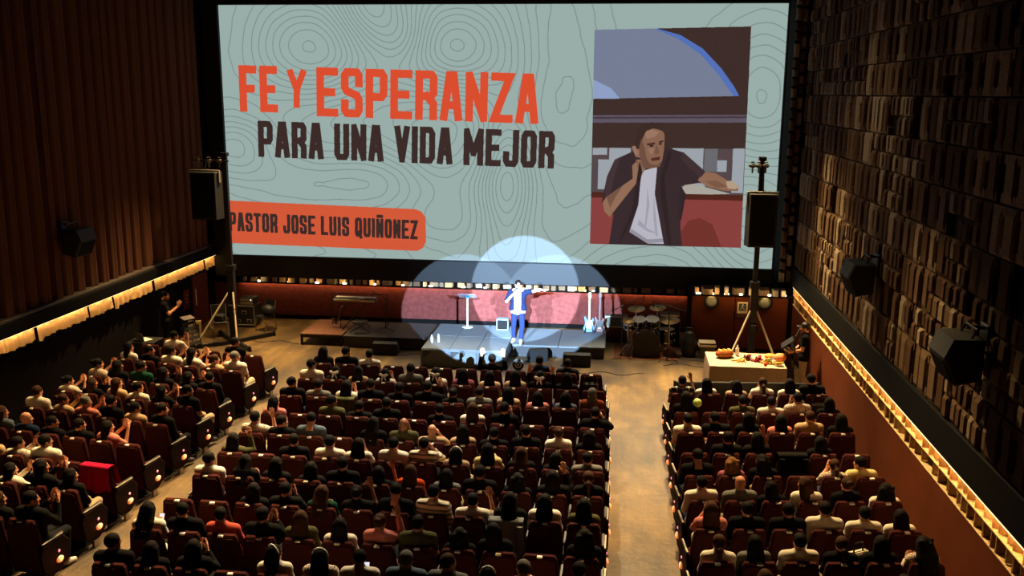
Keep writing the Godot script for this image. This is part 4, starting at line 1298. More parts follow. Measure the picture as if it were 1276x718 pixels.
	var bb := thing("backpack", "round black backpack lying on the metal chair beside the flight case", "bag", Transform3D(Basis(), Vector3(-10.18, 0.46, -25.95)))
	part("bag_body", Geo.new().ball(Vector3(0.0, 0.17, 0), Vector3(0.22, 0.175, 0.17), 10, 14), "case black", bb)
	part("pocket", Geo.new().ball(Vector3(0.02, 0.12, 0.13), Vector3(0.14, 0.09, 0.06), 8, 12), "speaker grille", bb)
	chair("black metal chair half hidden by the foot of the tall stand", turned(30, Vector3(-11.35, 0, -25.2)))
	var cb := thing("camera_bag", "small black camera bag with pale strap on the chair by the tall stand", "bag", Transform3D(Basis(), Vector3(-11.35, 0.46, -25.15)))
	part("bag_body", slab(Vector3(-0.17, 0.0, -0.12), Vector3(0.17, 0.22, 0.12), 0.05), "case black", cb)
	part("strap", Geo.new().path([Vector3(-0.15, 0.1, 0.12), Vector3(-0.2, -0.12, 0.16), Vector3(-0.14, -0.2, 0.16), Vector3(-0.1, 0.05, 0.13)], 0.012), "metal pale", cb)
	var gb := thing("paper_bag", "cream printed paper bag on the floor against the dark wall", "bag", turned(25, Vector3(-12.05, 0, -25.05)))
	part("bag_body", Geo.new().prism([Vector2(-0.17, 0), Vector2(0.17, 0), Vector2(0.18, 0.46), Vector2(-0.18, 0.46)], -0.07, 0.07, 0.008), "poster cream", gb)
	part("printed_patch", slab(Vector3(-0.02, 0.12, 0.0701), Vector3(0.12, 0.38, 0.073), 0.0), "bench wood", gb)
	part("printed_patch", slab(Vector3(-0.13, 0.2, 0.0701), Vector3(-0.06, 0.32, 0.073), 0.0), "sign green", gb)
	part("handle", Geo.new().path([Vector3(-0.07, 0.45, 0.05), Vector3(-0.04, 0.54, 0.05), Vector3(0.05, 0.54, 0.05), Vector3(0.07, 0.45, 0.05)], 0.006), "bench wood", gb)
	var gf := single("dark_bottle", Geo.new().lathe([Vector2(0, 0), Vector2(0.05, 0), Vector2(0.05, 0.26), Vector2(0.02, 0.34), Vector2(0.02, 0.44), Vector2(0, 0.44)], 12), "sign green", "dark green bottle on the floor beside the cream paper bag", "bottle", "", Transform3D(Basis(), Vector3(-12.3, 0, -24.85)))
	var fl := thing("folding_board", "dark slatted folding stand with a pale top beside the clapping man", "stand", turned(60, Vector3(-11.55, 0, -23.75)))
	for x in [-0.2, 0.2]:
		part("leg", Geo.new().cyl(Vector3(x, 0, 0.22), Vector3(x, 0.85, -0.12), 0.016), "metal black", fl)
		part("rear_leg", Geo.new().cyl(Vector3(x, 0, -0.26), Vector3(x, 0.8, -0.1), 0.014), "metal black", fl)
	for k in 5:
		part("slat", Geo.new().box(Vector3.ZERO, Vector3(0.42, 0.09, 0.016), 0.004, Transform3D(Basis(Vector3.RIGHT, -0.38), Vector3(0, 0.2 + k * 0.13, 0.14 - k * 0.052))), "case black", fl)
	part("paper", Geo.new().box(Vector3.ZERO, Vector3(0.34, 0.012, 0.2), 0.0, Transform3D(Basis(Vector3.RIGHT, 0.3), Vector3(0, 0.87, -0.12))), "plate white", fl)
	var ds := thing("tech_desk", "small black desk with a pale laptop behind the clapping man", "desk", Transform3D(Basis(), Vector3(-12.05, 0, -22.2)))
	part("desk_top", slab(Vector3(-0.35, 0.62, -0.3), Vector3(0.35, 0.66, 0.3), 0.01), "case black", ds)
	part("modesty_panel", slab(Vector3(-0.33, 0.05, 0.24), Vector3(0.33, 0.62, 0.28), 0.005), "case black", ds)
	for x in [-0.32, 0.32]:
		for z in [-0.27, 0.21]:
			part("leg", slab(Vector3(x - 0.02, 0, z - 0.02), Vector3(x + 0.02, 0.62, z + 0.02)), "metal black", ds)
	var lp := thing("laptop", "open pale laptop on the small black desk by the wall", "laptop", turned(150, Vector3(-12.05, 0.66, -22.2)))
	part("keyboard_half", slab(Vector3(-0.17, 0, -0.12), Vector3(0.17, 0.015, 0.12), 0.004), "white plastic", lp)
	part("lid", Geo.new().box(Vector3.ZERO, Vector3(0.34, 0.22, 0.01), 0.003, Transform3D(Basis(Vector3.RIGHT, -0.35), Vector3(0, 0.115, -0.155))), "case edge", lp)
	for k in 5:
		var pts: Array = []
		var a: Vector3 = [Vector3(-10.2, 0.006, -24.8), Vector3(-0.9, 0.006, -23.0), Vector3(1.3, 0.006, -24.0), Vector3(-6.6, 0.006, -24.0), Vector3(2.0, 0.006, -24.4)][k]
		for j in 14:
			pts.append(a + Vector3(j * 0.13, 0, 0.12 * sin(j * 0.8 + k)))
		single("floor_cable", Geo.new().path(pts, 0.012, 6), "metal black", ["black cable on the floor by the flight case", "black cable on the floor before the big stage monitor", "black cable on the floor before the drums", "black cable on the floor before the keyboard platform", "black cable on the floor behind the food table"][k], "cable")


func chair(label: String, xf: Transform3D) -> void:
	var o := thing("metal_chair", label, "chair", xf)
	part("seat", slab(Vector3(-0.21, 0.42, -0.2), Vector3(0.21, 0.455, 0.2), 0.012), "case black", o)
	part("backrest", Geo.new().box(Vector3.ZERO, Vector3(0.4, 0.3, 0.03), 0.01, Transform3D(Basis(Vector3.RIGHT, -0.15), Vector3(0, 0.75, -0.22))), "case black", o)
	for x in [-0.2, 0.2]:
		part("front_leg", Geo.new().cyl(Vector3(x, 0, 0.22), Vector3(x, 0.42, 0.17), 0.013), "case edge", o)
		part("rear_leg", Geo.new().path([Vector3(x, 0, -0.24), Vector3(x, 0.44, -0.17), Vector3(x, 0.9, -0.25)], 0.013), "case edge", o)


func guitar(label: String, xf: Transform3D, body: String, neck: String) -> void:
	var o := thing("electric_guitar", label, "guitar", xf)
	var out: Array = []
	for q in [[0.0, 0.0], [0.10, 0.01], [0.155, 0.07], [0.16, 0.14], [0.115, 0.22], [0.11, 0.27], [0.14, 0.34], [0.13, 0.40], [0.09, 0.41], [0.06, 0.35], [-0.03, 0.345], [-0.06, 0.37], [-0.10, 0.45], [-0.145, 0.44], [-0.14, 0.36], [-0.115, 0.28], [-0.12, 0.22], [-0.165, 0.13], [-0.155, 0.06], [-0.10, 0.01]]:
		out.append(Vector2(q[0], q[1]))
	part("body", Geo.new().prism(out, -0.022, 0.022, 0.008), body, o)
	part("pickguard", Geo.new().prism([Vector2(-0.10, 0.12), Vector2(0.06, 0.10), Vector2(0.10, 0.2), Vector2(0.08, 0.34), Vector2(-0.03, 0.33), Vector2(-0.09, 0.25)], 0.022, 0.026), "white plastic" if body == "guitar blue" else "metal black", o)
	part("neck", slab(Vector3(-0.028, 0.3, 0.015), Vector3(0.028, 0.96, 0.035), 0.005), neck, o)
	part("headstock", Geo.new().prism([Vector2(-0.03, 0.95), Vector2(0.03, 0.95), Vector2(0.05, 1.02), Vector2(0.03, 1.14), Vector2(-0.035, 1.12), Vector2(-0.045, 1.0)], 0.008, 0.03, 0.004), neck, o)
	for k in 6:
		part("tuning_peg", Geo.new().ball(Vector3(0.055 if k % 2 else -0.055, 1.0 + 0.02 * k, 0.02), Vector3(0.012, 0.01, 0.008), 5, 6), "chrome", o)
	part("bridge", slab(Vector3(-0.04, 0.1, 0.024), Vector3(0.04, 0.13, 0.034), 0.003), "chrome", o)
	for x in [-0.12, 0.12]:
		part("stand_leg", Geo.new().cyl(Vector3(x, -0.02, 0.14), Vector3(x * 0.4, 0.36, -0.06), 0.01), "metal black", o)
	part("stand_rear_leg", Geo.new().cyl(Vector3(0, 0.0, -0.25), Vector3(0, 0.36, -0.06), 0.01), "metal black", o)


func drum_kit() -> void:
	var z := -24.85
	var o := thing("drum_kit", "black drum kit with chrome lugs, bass drum facing the seats", "drums", Transform3D(Basis(), Vector3(0.86, 0, z)))
	drum(o, "bass_drum", Transform3D(Basis(Vector3.RIGHT, PI / 2), Vector3(0, 0.39, -0.2)), 0.36, 0.5, 10)
	drum(o, "tom", Transform3D(Basis(Vector3.RIGHT, 0.35), Vector3(-0.2, 0.80, -0.15)), 0.16, 0.2, 8)
	drum(o, "tom", Transform3D(Basis(Vector3.RIGHT, 0.35), Vector3(0.16, 0.80, -0.15)), 0.17, 0.22, 8)
	drum(o, "snare", Transform3D(Basis(), Vector3(-0.42, 0.62, -0.4)), 0.18, 0.15, 8)
	drum(o, "floor_tom", Transform3D(Basis(), Vector3(0.55, 0.3, -0.35)), 0.21, 0.38, 8)
	for s in [[-0.5, 0.98, 0.0, 0.19], [-0.28, 1.2, -0.5, 0.24], [0.62, 1.0, -0.1, 0.26], [0.3, 1.25, -0.5, 0.22]]:
		var top := Vector3(s[0], s[1], s[2])
		part("cymbal", Geo.new().lathe([Vector2(0.0, 0.0), Vector2(s[3], -0.03), Vector2(s[3], -0.025), Vector2(0.05, 0.005), Vector2(0.03, 0.025), Vector2(0, 0.03)], 20, Transform3D(Basis(Vector3(1, 0, 0.3).normalized(), 0.22), top)), "cymbal brass", o)
		part("cymbal_stand", Geo.new().cyl(Vector3(top.x, 0.2, top.z), top, 0.012).cyl(Vector3(top.x, 0.3, top.z), Vector3(top.x + 0.25, 0, top.z + 0.12), 0.01).cyl(Vector3(top.x, 0.3, top.z), Vector3(top.x - 0.25, 0, top.z + 0.12), 0.01).cyl(Vector3(top.x, 0.3, top.z), Vector3(top.x, 0, top.z - 0.27), 0.01), "chrome", o)
	for x in [-0.42, 0.42]:
		part("spur", Geo.new().cyl(Vector3(x * 0.8, 0.3, 0.1), Vector3(x, 0.0, 0.25), 0.012), "chrome", o)
	part("throne_seat", Geo.new().lathe([Vector2(0, 0.46), Vector2(0.17, 0.46), Vector2(0.18, 0.5), Vector2(0.16, 0.54), Vector2(0, 0.55)], 16, Transform3D(Basis(), Vector3(0.05, 0, -0.9))), "case black", o)
	part("throne_leg", Geo.new().cyl(Vector3(0.05, 0.46, -0.9), Vector3(0.05, 0.0, -0.9), 0.02).cyl(Vector3(0.05, 0.25, -0.9), Vector3(0.3, 0, -0.8), 0.012).cyl(Vector3(0.05, 0.25, -0.9), Vector3(-0.2, 0, -0.8), 0.012), "chrome", o)
	part("badge", Geo.new().box(Vector3(0.0, 0.25, 0.056), Vector3(0.18, 0.03, 0.004), 0.001), "plate white", o)
	single("drum_rug", slab(Vector3(-0.85, 0.0, -1.1), Vector3(0.85, 0.012, 0.45), 0.004), "amp brown", "dark worn rug under the black drum kit", "rug", "", Transform3D(Basis(), Vector3(0.86, 0, z)))


func drum(o: Node3D, called: String, xf: Transform3D, r: float, h: float, lugs: int) -> void:
	var d := part(called, Geo.new().lathe([Vector2(r, 0), Vector2(r, h)], 28), "drum shell", o, xf)
	part("drumhead", Geo.new().lathe([Vector2(r, h - 0.005), Vector2(0, h)], 28), "drum head" if called == "bass_drum" else "drum coated head", d)
	part("drumhead", Geo.new().lathe([Vector2(0, 0), Vector2(r, 0.005)], 28), "drum head" if called == "bass_drum" else "drum coated head", d)
	for y in [0.0, h - 0.025]:
		part("hoop", Geo.new().lathe([Vector2(r, y), Vector2(r + 0.012, y), Vector2(r + 0.012, y + 0.03), Vector2(r, y + 0.03)], 28), "drum shell" if called == "bass_drum" else "chrome", d)
	for k in lugs:
		var a := TAU * k / lugs + 0.2
		for y in [0.72, 0.2]:
			part("lug", Geo.new().ball(Vector3((r + 0.018) * cos(a), h * y, (r + 0.018) * sin(a)), Vector3(0.018, 0.035, 0.018), 5, 8), "chrome", d)


# ---------------------------------------------------------------- loudspeaker towers
func tower(where: Vector3, top: float, lean: float, sp: Rect2, label: String, sp_label: String, feet: Array, braces: Array) -> void:
	var o := thing("lifting_stand", label, "stand", Transform3D(Basis(), where))
	part("mast", slab(Vector3(-0.09, 0, -0.09), Vector3(0.09, 2.2, 0.09), 0.008), "metal black", o)
	part("inner_mast", slab(Vector3(-0.06, 2.2, -0.06), Vector3(0.06, top, 0.06), 0.006), "metal black", o)
	part("collar", slab(Vector3(-0.12, 2.1, -0.12), Vector3(0.12, 2.26, 0.12), 0.01), "metal black", o)
	for f in feet:
		var p: Vector3 = f
		var d := p.normalized()
		part("foot", Geo.new().box(Vector3(0, 0.07, p.length() * 0.5), Vector3(0.09, 0.09, p.length()), 0.006, Transform3D(Basis(Vector3.UP, atan2(d.x, d.z)), Vector3.ZERO)).cyl(p + Vector3(0, 0.0, 0), p + Vector3(0, 0.14, 0), 0.05, 0.03, 10), "metal black", o)
	for b in braces:
		part("brace", Geo.new().cyl(b[0], b[1], 0.028, 0.028, 8), "metal pale", o)
	part("winch", slab(Vector3(-0.08, 0.95, 0.09), Vector3(0.08, 1.15, 0.2), 0.02), "metal black", o)
	part("winch_crank", Geo.new().path([Vector3(0.08, 1.05, 0.15), Vector3(0.16, 1.05, 0.15), Vector3(0.16, 1.05, 0.3)], 0.012), "metal black", o)
	# crossbar and clamps on top
	part("crossbar", Geo.new().cyl(Vector3(lean - 0.4, top - 0.22, 0.12), Vector3(0.15, top - 0.22, 0.12), 0.025), "metal black", o)
	for x in [lean - 0.3, lean + 0.02, -0.1]:
		part("clamp", Geo.new().lathe([Vector2(0, -0.06), Vector2(0.05, -0.06), Vector2(0.05, 0.06), Vector2(0, 0.06)], 10, Transform3D(Basis(Vector3.BACK, PI / 2), Vector3(x, top - 0.22, 0.12))).box(Vector3(x, top - 0.32, 0.12), Vector3(0.04, 0.16, 0.04), 0.005).box(Vector3(x, top - 0.13, 0.12), Vector3(0.09, 0.03, 0.05), 0.005), "amp grille", o)
	part("top_block", slab(Vector3(-0.09, top - 0.1, -0.09), Vector3(0.09, top, 0.09), 0.01), "metal black", o)
	var s := thing("loudspeaker", sp_label, "loudspeaker", Transform3D(Basis(), Vector3(where.x + sp.get_center().x, where.y + sp.position.y, where.z + 0.30)))
	var w := sp.size.x
	var h := sp.size.y
	part("cabinet", Geo.new().prism([Vector2(-w * 0.5, -0.17), Vector2(w * 0.5, -0.17), Vector2(w * 0.42, 0.18), Vector2(-w * 0.42, 0.18)], 0.0, h, 0.015, Transform3D(Basis(Vector3(1, 0, 0), Vector3(0, 0, 1), Vector3(0, -1, 0)), Vector3(0, h, 0))), "speaker black", s)
	part("grille", slab(Vector3(-w * 0.38, 0.06, 0.175), Vector3(w * 0.38, h - 0.06, 0.19), 0.005), "speaker grille", s)
	part("fly_frame", Geo.new().path([Vector3(-w * 0.5, h + 0.03, 0), Vector3(w * 0.5, h + 0.03, 0)], 0.025), "amp grille", s)
	part("fly_bracket", Geo.new().box(Vector3(-w * 0.5, h * 0.9, 0.0), Vector3(0.02, h * 0.25, 0.1), 0.003).box(Vector3(w * 0.5, h * 0.9, 0.0), Vector3(0.02, h * 0.25, 0.1), 0.003), "amp grille", s)
	part("hanger", Geo.new().cyl(Vector3(0, h + 0.03, 0), Vector3(0, top - 0.22 - (sp.position.y), -0.15), 0.018), "metal black", s)


func towers() -> void:
	tower(Vector3(-10.62, 0, -24.47), 5.34, -0.42, Rect2(-0.86, 3.56, 0.82, 1.28), "tall black lifting stand with pale braces near the flight case", "large black loudspeaker hung on the stand near the brown curtain",
		[Vector3(-1.16, 0, 0.92), Vector3(0.78, 0, -1.0), Vector3(-0.8, 0, -0.85), Vector3(0.75, 0, 0.75)],
		[[Vector3(-0.85, 0.12, 0.55), Vector3(-0.07, 1.5, 0.05)], [Vector3(0.2, 0.12, 0.3), Vector3(0.06, 1.5, 0.08)]])
	tower(Vector3(3.56, 0, -24.2), 5.45, 0.05, Rect2(-0.36, 3.22, 0.76, 1.34), "tall black lifting stand with pale braces behind the food table", "large black loudspeaker hung on the stand near the panelled wall",
		[Vector3(-0.75, 0, 0.6), Vector3(0.75, 0, 0.6), Vector3(-0.7, 0, -0.6), Vector3(0.7, 0, -0.6)],
		[[Vector3(-0.68, 0.14, 0.5), Vector3(-0.08, 1.5, 0.06)], [Vector3(0.62, 0.14, 0.5), Vector3(0.08, 1.5, 0.06)]])


# ---------------------------------------------------------------- food table by the right block
func food_table() -> void:
	var x0 := 2.25
	var x1 := 4.0
	var z0 := -22.72
	var z1 := -21.5
	var o := thing("buffet_table", "long folding table hidden under pale linen, in front of the right seat block", "table", Transform3D(Basis(), Vector3((x0 + x1) * 0.5, 0, (z0 + z1) * 0.5)))
	var hx := (x1 - x0) * 0.5
	var hz := (z1 - z0) * 0.5
	part("table_top", slab(Vector3(-hx, 0.70, -hz), Vector3(hx, 0.735, hz), 0.008), "bench wood", o)
	for x in [-1.0, 1.0]:
		for z in [-1.0, 1.0]:
			part("leg", Geo.new().cyl(Vector3(x * (hx - 0.15), 0, z * (hz - 0.15)), Vector3(x * (hx - 0.15), 0.7, z * (hz - 0.15)), 0.018), "case edge", o)
	var cl := Geo.new()
	var n := 96
	var ring: Array = []
	for lev in 5:
		var row: Array = []
		var t := maxf(0.0, (lev - 1) / 3.0)
		for k in n:
			var a := TAU * k / n
			var dx := clampf(cos(a) * 1.6, -1.0, 1.0) * (hx + 0.01)
			var dz := clampf(sin(a) * 1.6, -1.0, 1.0) * (hz + 0.01)
			var corner := clampf((absf(cos(a)) * 1.6 - 0.75) * (absf(sin(a)) * 1.6 - 0.75) * 4.0, 0.0, 1.0)
			var sway := 0.012 * sin(k * 1.1) + 0.05 * corner - 0.015
			var s := Vector3(dx, 0.745 - t * 0.72, dz)
			s += Vector3(signf(dx) * (1.0 if absf(dx) > hx else 0.3), 0, signf(dz) * (1.0 if absf(dz) > hz else 0.3)) * sway * t
			if lev == 0:
				s = Vector3(dx * 0.985, 0.75, dz * 0.985)
			row.append(s)
		ring.append(row)
	for lev in 4:
		for k in n:
			var j := (k + 1) % n
			cl.quad(ring[lev][j], ring[lev][k], ring[lev + 1][k], ring[lev + 1][j])
	for k in n:
		cl.tri(Vector3(0, 0.751, 0), ring[0][(k + 1) % n], ring[0][k])
	single("tablecloth", cl, "table linen", "pale cream tablecloth hanging to the floor over the food table", "tablecloth", "", o.transform)
	var y := 0.752
	var bread := thing("bread_loaf", "big round brown loaf at the end of the food table near the drums", "bread", turned(20, Vector3(2.66, y, -22.25)))
	part("loaf", Geo.new().ball(Vector3(0, 0.10, 0), Vector3(0.24, 0.105, 0.15), 10, 16), "bread brown", bread)
	for k in 3:
		part("crust_ridge", Geo.new().ball(Vector3(-0.12 + k * 0.12, 0.18, 0), Vector3(0.03, 0.03, 0.11), 6, 10), "bread pale", bread)
	for k in 5:
		single("breadstick", Geo.new().cyl(Vector3(-0.2, 0.02, 0), Vector3(0.2, 0.025, 0), 0.018, 0.016, 8), "bread pale", "pale breadstick, %s of the fan of sticks beside the brown loaf" % ["nearest the loaf", "second", "middle one", "fourth", "nearest the grapes"][k], "breadstick", "breadsticks fanned out on the table", Transform3D(Basis(Vector3.UP, 0.35 + 0.28 * k), Vector3(2.98 + 0.035 * k, y + 0.018 * (k % 2), -22.0)))
	fruit_heap("dark red grapes heaped on the table beside the breadsticks", "grape_bunch", "grapes", Vector3(3.16, y, -22.1), 34, 0.026, ["grape red"])
	fruit_heap("red and dark grapes heaped in the middle of the table", "grape_bunch", "grapes", Vector3(3.42, y, -22.0), 34, 0.026, ["grape red", "apple red"])
	fruit_heap("pale green grapes and figs heaped beyond the red grapes", "grape_bunch", "grapes", Vector3(3.62, y, -21.85), 36, 0.028, ["grape green", "bread pale"])
	for k in 4:
		single("apple", Geo.new().lathe([Vector2(0, 0.01), Vector2(0.025, 0.0), Vector2(0.045, 0.03), Vector2(0.045, 0.055), Vector2(0.025, 0.078), Vector2(0, 0.07)], 14), "apple red", ["red apple on the table nearest the dark grapes", "red apple behind the middle grapes", "red apple between the grapes and the bananas, rear", "red apple lying before the green grapes"][k], "apple", "", Transform3D(Basis(), Vector3([3.26, 3.5, 3.66, 3.54][k], y, [-22.35, -22.3, -22.25, -21.65][k])))
	var ban := thing("bananas", "hand of yellow bananas beside the round melon", "bananas", turned(10, Vector3(3.84, y, -21.75)))
	for k in 4:
		var pts: Array = []
		for j in 6:
			var a := -0.9 + j * 0.36
			pts.append(Vector3(0.13 * sin(a), 0.03 + 0.02 * k, 0.13 * cos(a) - 0.1 + 0.03 * k))
		var g := Geo.new()
		for j in 5:
			g.cyl(pts[j], pts[j + 1], 0.012 + 0.012 * sin(PI * (j + 0.1) / 5.0), 0.012 + 0.012 * sin(PI * (j + 1.0) / 5.2), 8)
		part("banana", g, "banana yellow", ban)
	single("melon", Geo.new().ball(Vector3(0, 0.105, 0), Vector3(0.15, 0.105, 0.13), 12, 18), "melon orange", "round orange melon at the table end near the standing man", "melon", "", Transform3D(Basis(), Vector3(3.93, y, -22.05)))
	single("bread_roll", Geo.new().ball(Vector3(0, 0.06, 0), Vector3(0.12, 0.062, 0.1), 10, 14), "bread pale", "golden bread roll behind the bananas", "bread", "", Transform3D(Basis(), Vector3(3.72, y, -22.3)))
	single("drinking_glass", Geo.new().lathe([Vector2(0, 0), Vector2(0.03, 0), Vector2(0.036, 0.13), Vector2(0.032, 0.13), Vector2(0.027, 0.01), Vector2(0, 0.01)], 14), clear_material(), "clear drinking glass between the green grapes and the bananas", "glass", "", Transform3D(Basis(), Vector3(3.76, y, -21.98)))
	single("white_bottle", Geo.new().lathe([Vector2(0, 0), Vector2(0.045, 0), Vector2(0.045, 0.18), Vector2(0.018, 0.23), Vector2(0.018, 0.27), Vector2(0, 0.27)], 14), "white plastic", "white bottle standing behind the breadsticks on the table", "bottle", "", Transform3D(Basis(), Vector3(2.98, y, -22.45)))


func clear_material() -> StandardMaterial3D:
	return mats["clear acrylic"]


func fruit_heap(label: String, called: String, category: String, at: Vector3, count: int, r: float, kinds: Array) -> void:
	var o := thing(called, label, category, Transform3D(Basis(), at))
	var ball := Geo.new().ball(Vector3.ZERO, Vector3.ONE * r, 6, 8).mesh()
	for k in count:
		var lay := 0 if k < count * 0.55 else (1 if k < count * 0.85 else 2)
		var a := k * 2.4
		var q := sqrt(float(k % 19) / 19.0) * (0.15 - 0.045 * lay)
		part("grape", ball, kinds[k % kinds.size()], o, Transform3D(Basis(), Vector3(q * cos(a), r + lay * r * 1.5, q * sin(a) * 0.8)))
	part("stem", Geo.new().path([Vector3(0.02, r * 4, 0), Vector3(0.07, r * 5, 0.02)], 0.005), "bench wood", o)


# ---------------------------------------------------------------- seats
const ORD := ["first", "second", "third", "fourth", "fifth", "sixth", "seventh", "eighth", "ninth", "tenth", "eleventh", "twelfth"]
const MID_Z := [-19.54, -18.39, -17.24, -16.2, -15.11, -14.19, -13.24, -12.31, -11.32, -10.35, -9.4]
const MID_X := [-6.52, -6.44, -6.42, -6.40, -6.40, -6.38, -6.38, -6.40, -6.39, -6.39, -6.39]
const LEFT_Z := [-19.95, -18.75, -17.42, -16.4, -15.35, -14.35, -13.4, -12.45, -11.4, -10.45]
const LEFT_S := [0.2, 0.2, 0.2, 0.2, 0.2, 0.16, 0.14, 0.13, 0.12, 0.12]
const RIGHT_Z := [-18.45, -17.29, -16.24, -15.2, -14.24, -13.3, -12.35, -11.41, -10.45]
const BLOCKS := {"M": "middle block", "L": "curtain-side block", "R": "panel-side block"}

var seat_proto: Node3D
var seat_meshes := {}


func seat_at(block: String, row: int, k: int) -> Transform3D:
	if block == "M":
		var x: float = MID_X[row] + 0.55 * k
		return Transform3D(Basis(Vector3.UP, -atan(0.008)), Vector3(x, 0, MID_Z[row] + 0.008 * (x + 3.4)))
	if block == "L":
		var x := -8.28 - 0.555 * k
		return Transform3D(Basis(Vector3.UP, -atan(LEFT_S[row])), Vector3(x, 0, LEFT_Z[row] + LEFT_S[row] * (x + 8.28)))
	var xr := 1.43 + 0.545 * k
	return Transform3D(Basis(Vector3.UP, atan(0.11)), Vector3(xr, 0, RIGHT_Z[row] - 0.11 * (xr - 1.43)))


func make_seat() -> void:
	var lean := Transform3D(Basis(), Vector3(0, 1.0, 0)) * Transform3D(Basis(Vector3.RIGHT, 0.10), Vector3.ZERO) * Transform3D(Basis(), Vector3(0, -1.0, 0))
	var back := [Vector2(-0.255, 0.20), Vector2(0.255, 0.20), Vector2(0.262, 0.66), Vector2(0.226, 0.955), Vector2(0.195, 1.0), Vector2(-0.195, 1.0), Vector2(-0.226, 0.955), Vector2(-0.262, 0.66)]
	seat_meshes["backrest"] = [Geo.new().prism(back, -0.11, -0.012, 0.022, lean).mesh(), "seat velvet"]
	var shell := [Vector2(-0.235, 0.17), Vector2(0.235, 0.17), Vector2(0.242, 0.64), Vector2(0.212, 0.93), Vector2(0.18, 0.965), Vector2(-0.18, 0.965), Vector2(-0.212, 0.93), Vector2(-0.242, 0.64)]
	seat_meshes["back_shell"] = [Geo.new().prism(shell, -0.014, 0.010, 0.008, lean).mesh(), "seat shell"]
	seat_meshes["seat_cushion"] = [Geo.new().box(Vector3(0, 0.43, -0.34), Vector3(0.46, 0.12, 0.46), 0.035).mesh(), "seat velvet"]
	seat_meshes["pedestal"] = [Geo.new().box(Vector3(0, 0.19, -0.24), Vector3(0.34, 0.38, 0.07), 0.01).box(Vector3(0, 0.01, -0.24), Vector3(0.36, 0.02, 0.2), 0.004).mesh(), "seat arm"]
	seat_meshes["armrest"] = [Geo.new().box(Vector3(0.275, 0.64, -0.31), Vector3(0.055, 0.045, 0.40), 0.014).box(Vector3(0.275, 0.36, -0.30), Vector3(0.03, 0.54, 0.16), 0.006).mesh(), "seat arm"]
	seat_meshes["number_plate"] = [Geo.new().box(Vector3(0, 0.992, -0.03), Vector3(0.075, 0.026, 0.06), 0.004).mesh(), "plate white"]
	var side := [Vector2(-0.02, 0.24), Vector2(0.02, 0.50), Vector2(-0.05, 0.62), Vector2(-0.44, 0.65), Vector2(-0.58, 0.50), Vector2(-0.55, 0.26), Vector2(-0.36, 0.12), Vector2(-0.14, 0.12)]
	var fl := Transform3D(Basis(Vector3(0, 0, 1), Vector3(0, 1, 0), Vector3(-1, 0, 0)), Vector3(0.33, 0, 0))
	seat_meshes["end_panel"] = [Geo.new().prism(side, 0.0, 0.05, 0.012, fl).mesh(), "end panel"]
	seat_meshes["end_rail"] = [Geo.new().box(Vector3(0.31, 0.655, -0.25), Vector3(0.03, 0.02, 0.42), 0.006, Transform3D(Basis(), Vector3(0, 0.0, 0))).mesh(), "case edge"]
	seat_meshes["end_foot"] = [Geo.new().box(Vector3(0.30, 0.06, -0.26), Vector3(0.05, 0.12, 0.10), 0.008).mesh(), "case edge"]
	seat_meshes["step_lamp"] = [Geo.new().ball(Vector3(0.335, 0.30, -0.34), Vector3(0.028, 0.05, 0.075), 8, 12).mesh(), "step lamp"]
	seat_meshes["indicator_light"] = [Geo.new().ball(Vector3(0.333, 0.43, -0.34), Vector3(0.012, 0.022, 0.022), 6, 10).mesh(), "pink led"]
	seat_proto = Node3D.new()
	for p in ["backrest", "back_shell", "seat_cushion", "pedestal", "armrest", "number_plate"]:
		part(p, seat_meshes[p][0], seat_meshes[p][1], seat_proto)


func seats() -> void:
	make_seat()
	for b in [["M", MID_Z.size(), 12], ["L", LEFT_Z.size(), 6], ["R", RIGHT_Z.size(), 6]]:
		for row in b[1]:
			for k in b[2]:
				var xf := seat_at(b[0], row, k)
				if not in_frame(xf * Vector3(0, 1.0, 0), 30.0):
					continue
				var o: Node3D = seat_proto.duplicate()
				o.name = numbered("theatre_seat")
				o.transform = xf
				add_child(o)
				var filled: bool = people_map().has("%s%d_%d" % [b[0], row, k])
				tag(o, "%s maroon theatre seat, %s, %s row from stage, %s seat from %s" % ["occupied" if filled else "empty", BLOCKS[b[0]], ORD[row], ORD[k], "curtain side" if b[0] == "M" else "aisle"], "seat", "theatre seats")
				var end := 0
				if (b[0] == "M" and k == 11) or (b[0] == "L" and k == 0):
					end = 1
				elif (b[0] == "M" and k == 0) or (b[0] == "R" and k == 0):
					end = -1
				if end != 0:
					var mir := Transform3D(Basis.from_scale(Vector3(end, 1, 1)), Vector3.ZERO)
					for p in ["end_panel", "end_rail", "end_foot", "step_lamp", "indicator_light"]:
						part(p, seat_meshes[p][0], seat_meshes[p][1], o, mir)
					var l := OmniLight3D.new()
					l.name = "step_lamp_glow"
					l.position = Vector3(end * 0.40, 0.30, -0.34)
					l.light_color = Color(1.0, 0.50, 0.22)
					l.light_energy = 0.014
					l.light_size = 0.02
					l.omni_range = 12.0
					l.omni_attenuation = 2.0
					l.shadow_enabled = true
					o.add_child(l)
	seat_proto.free()


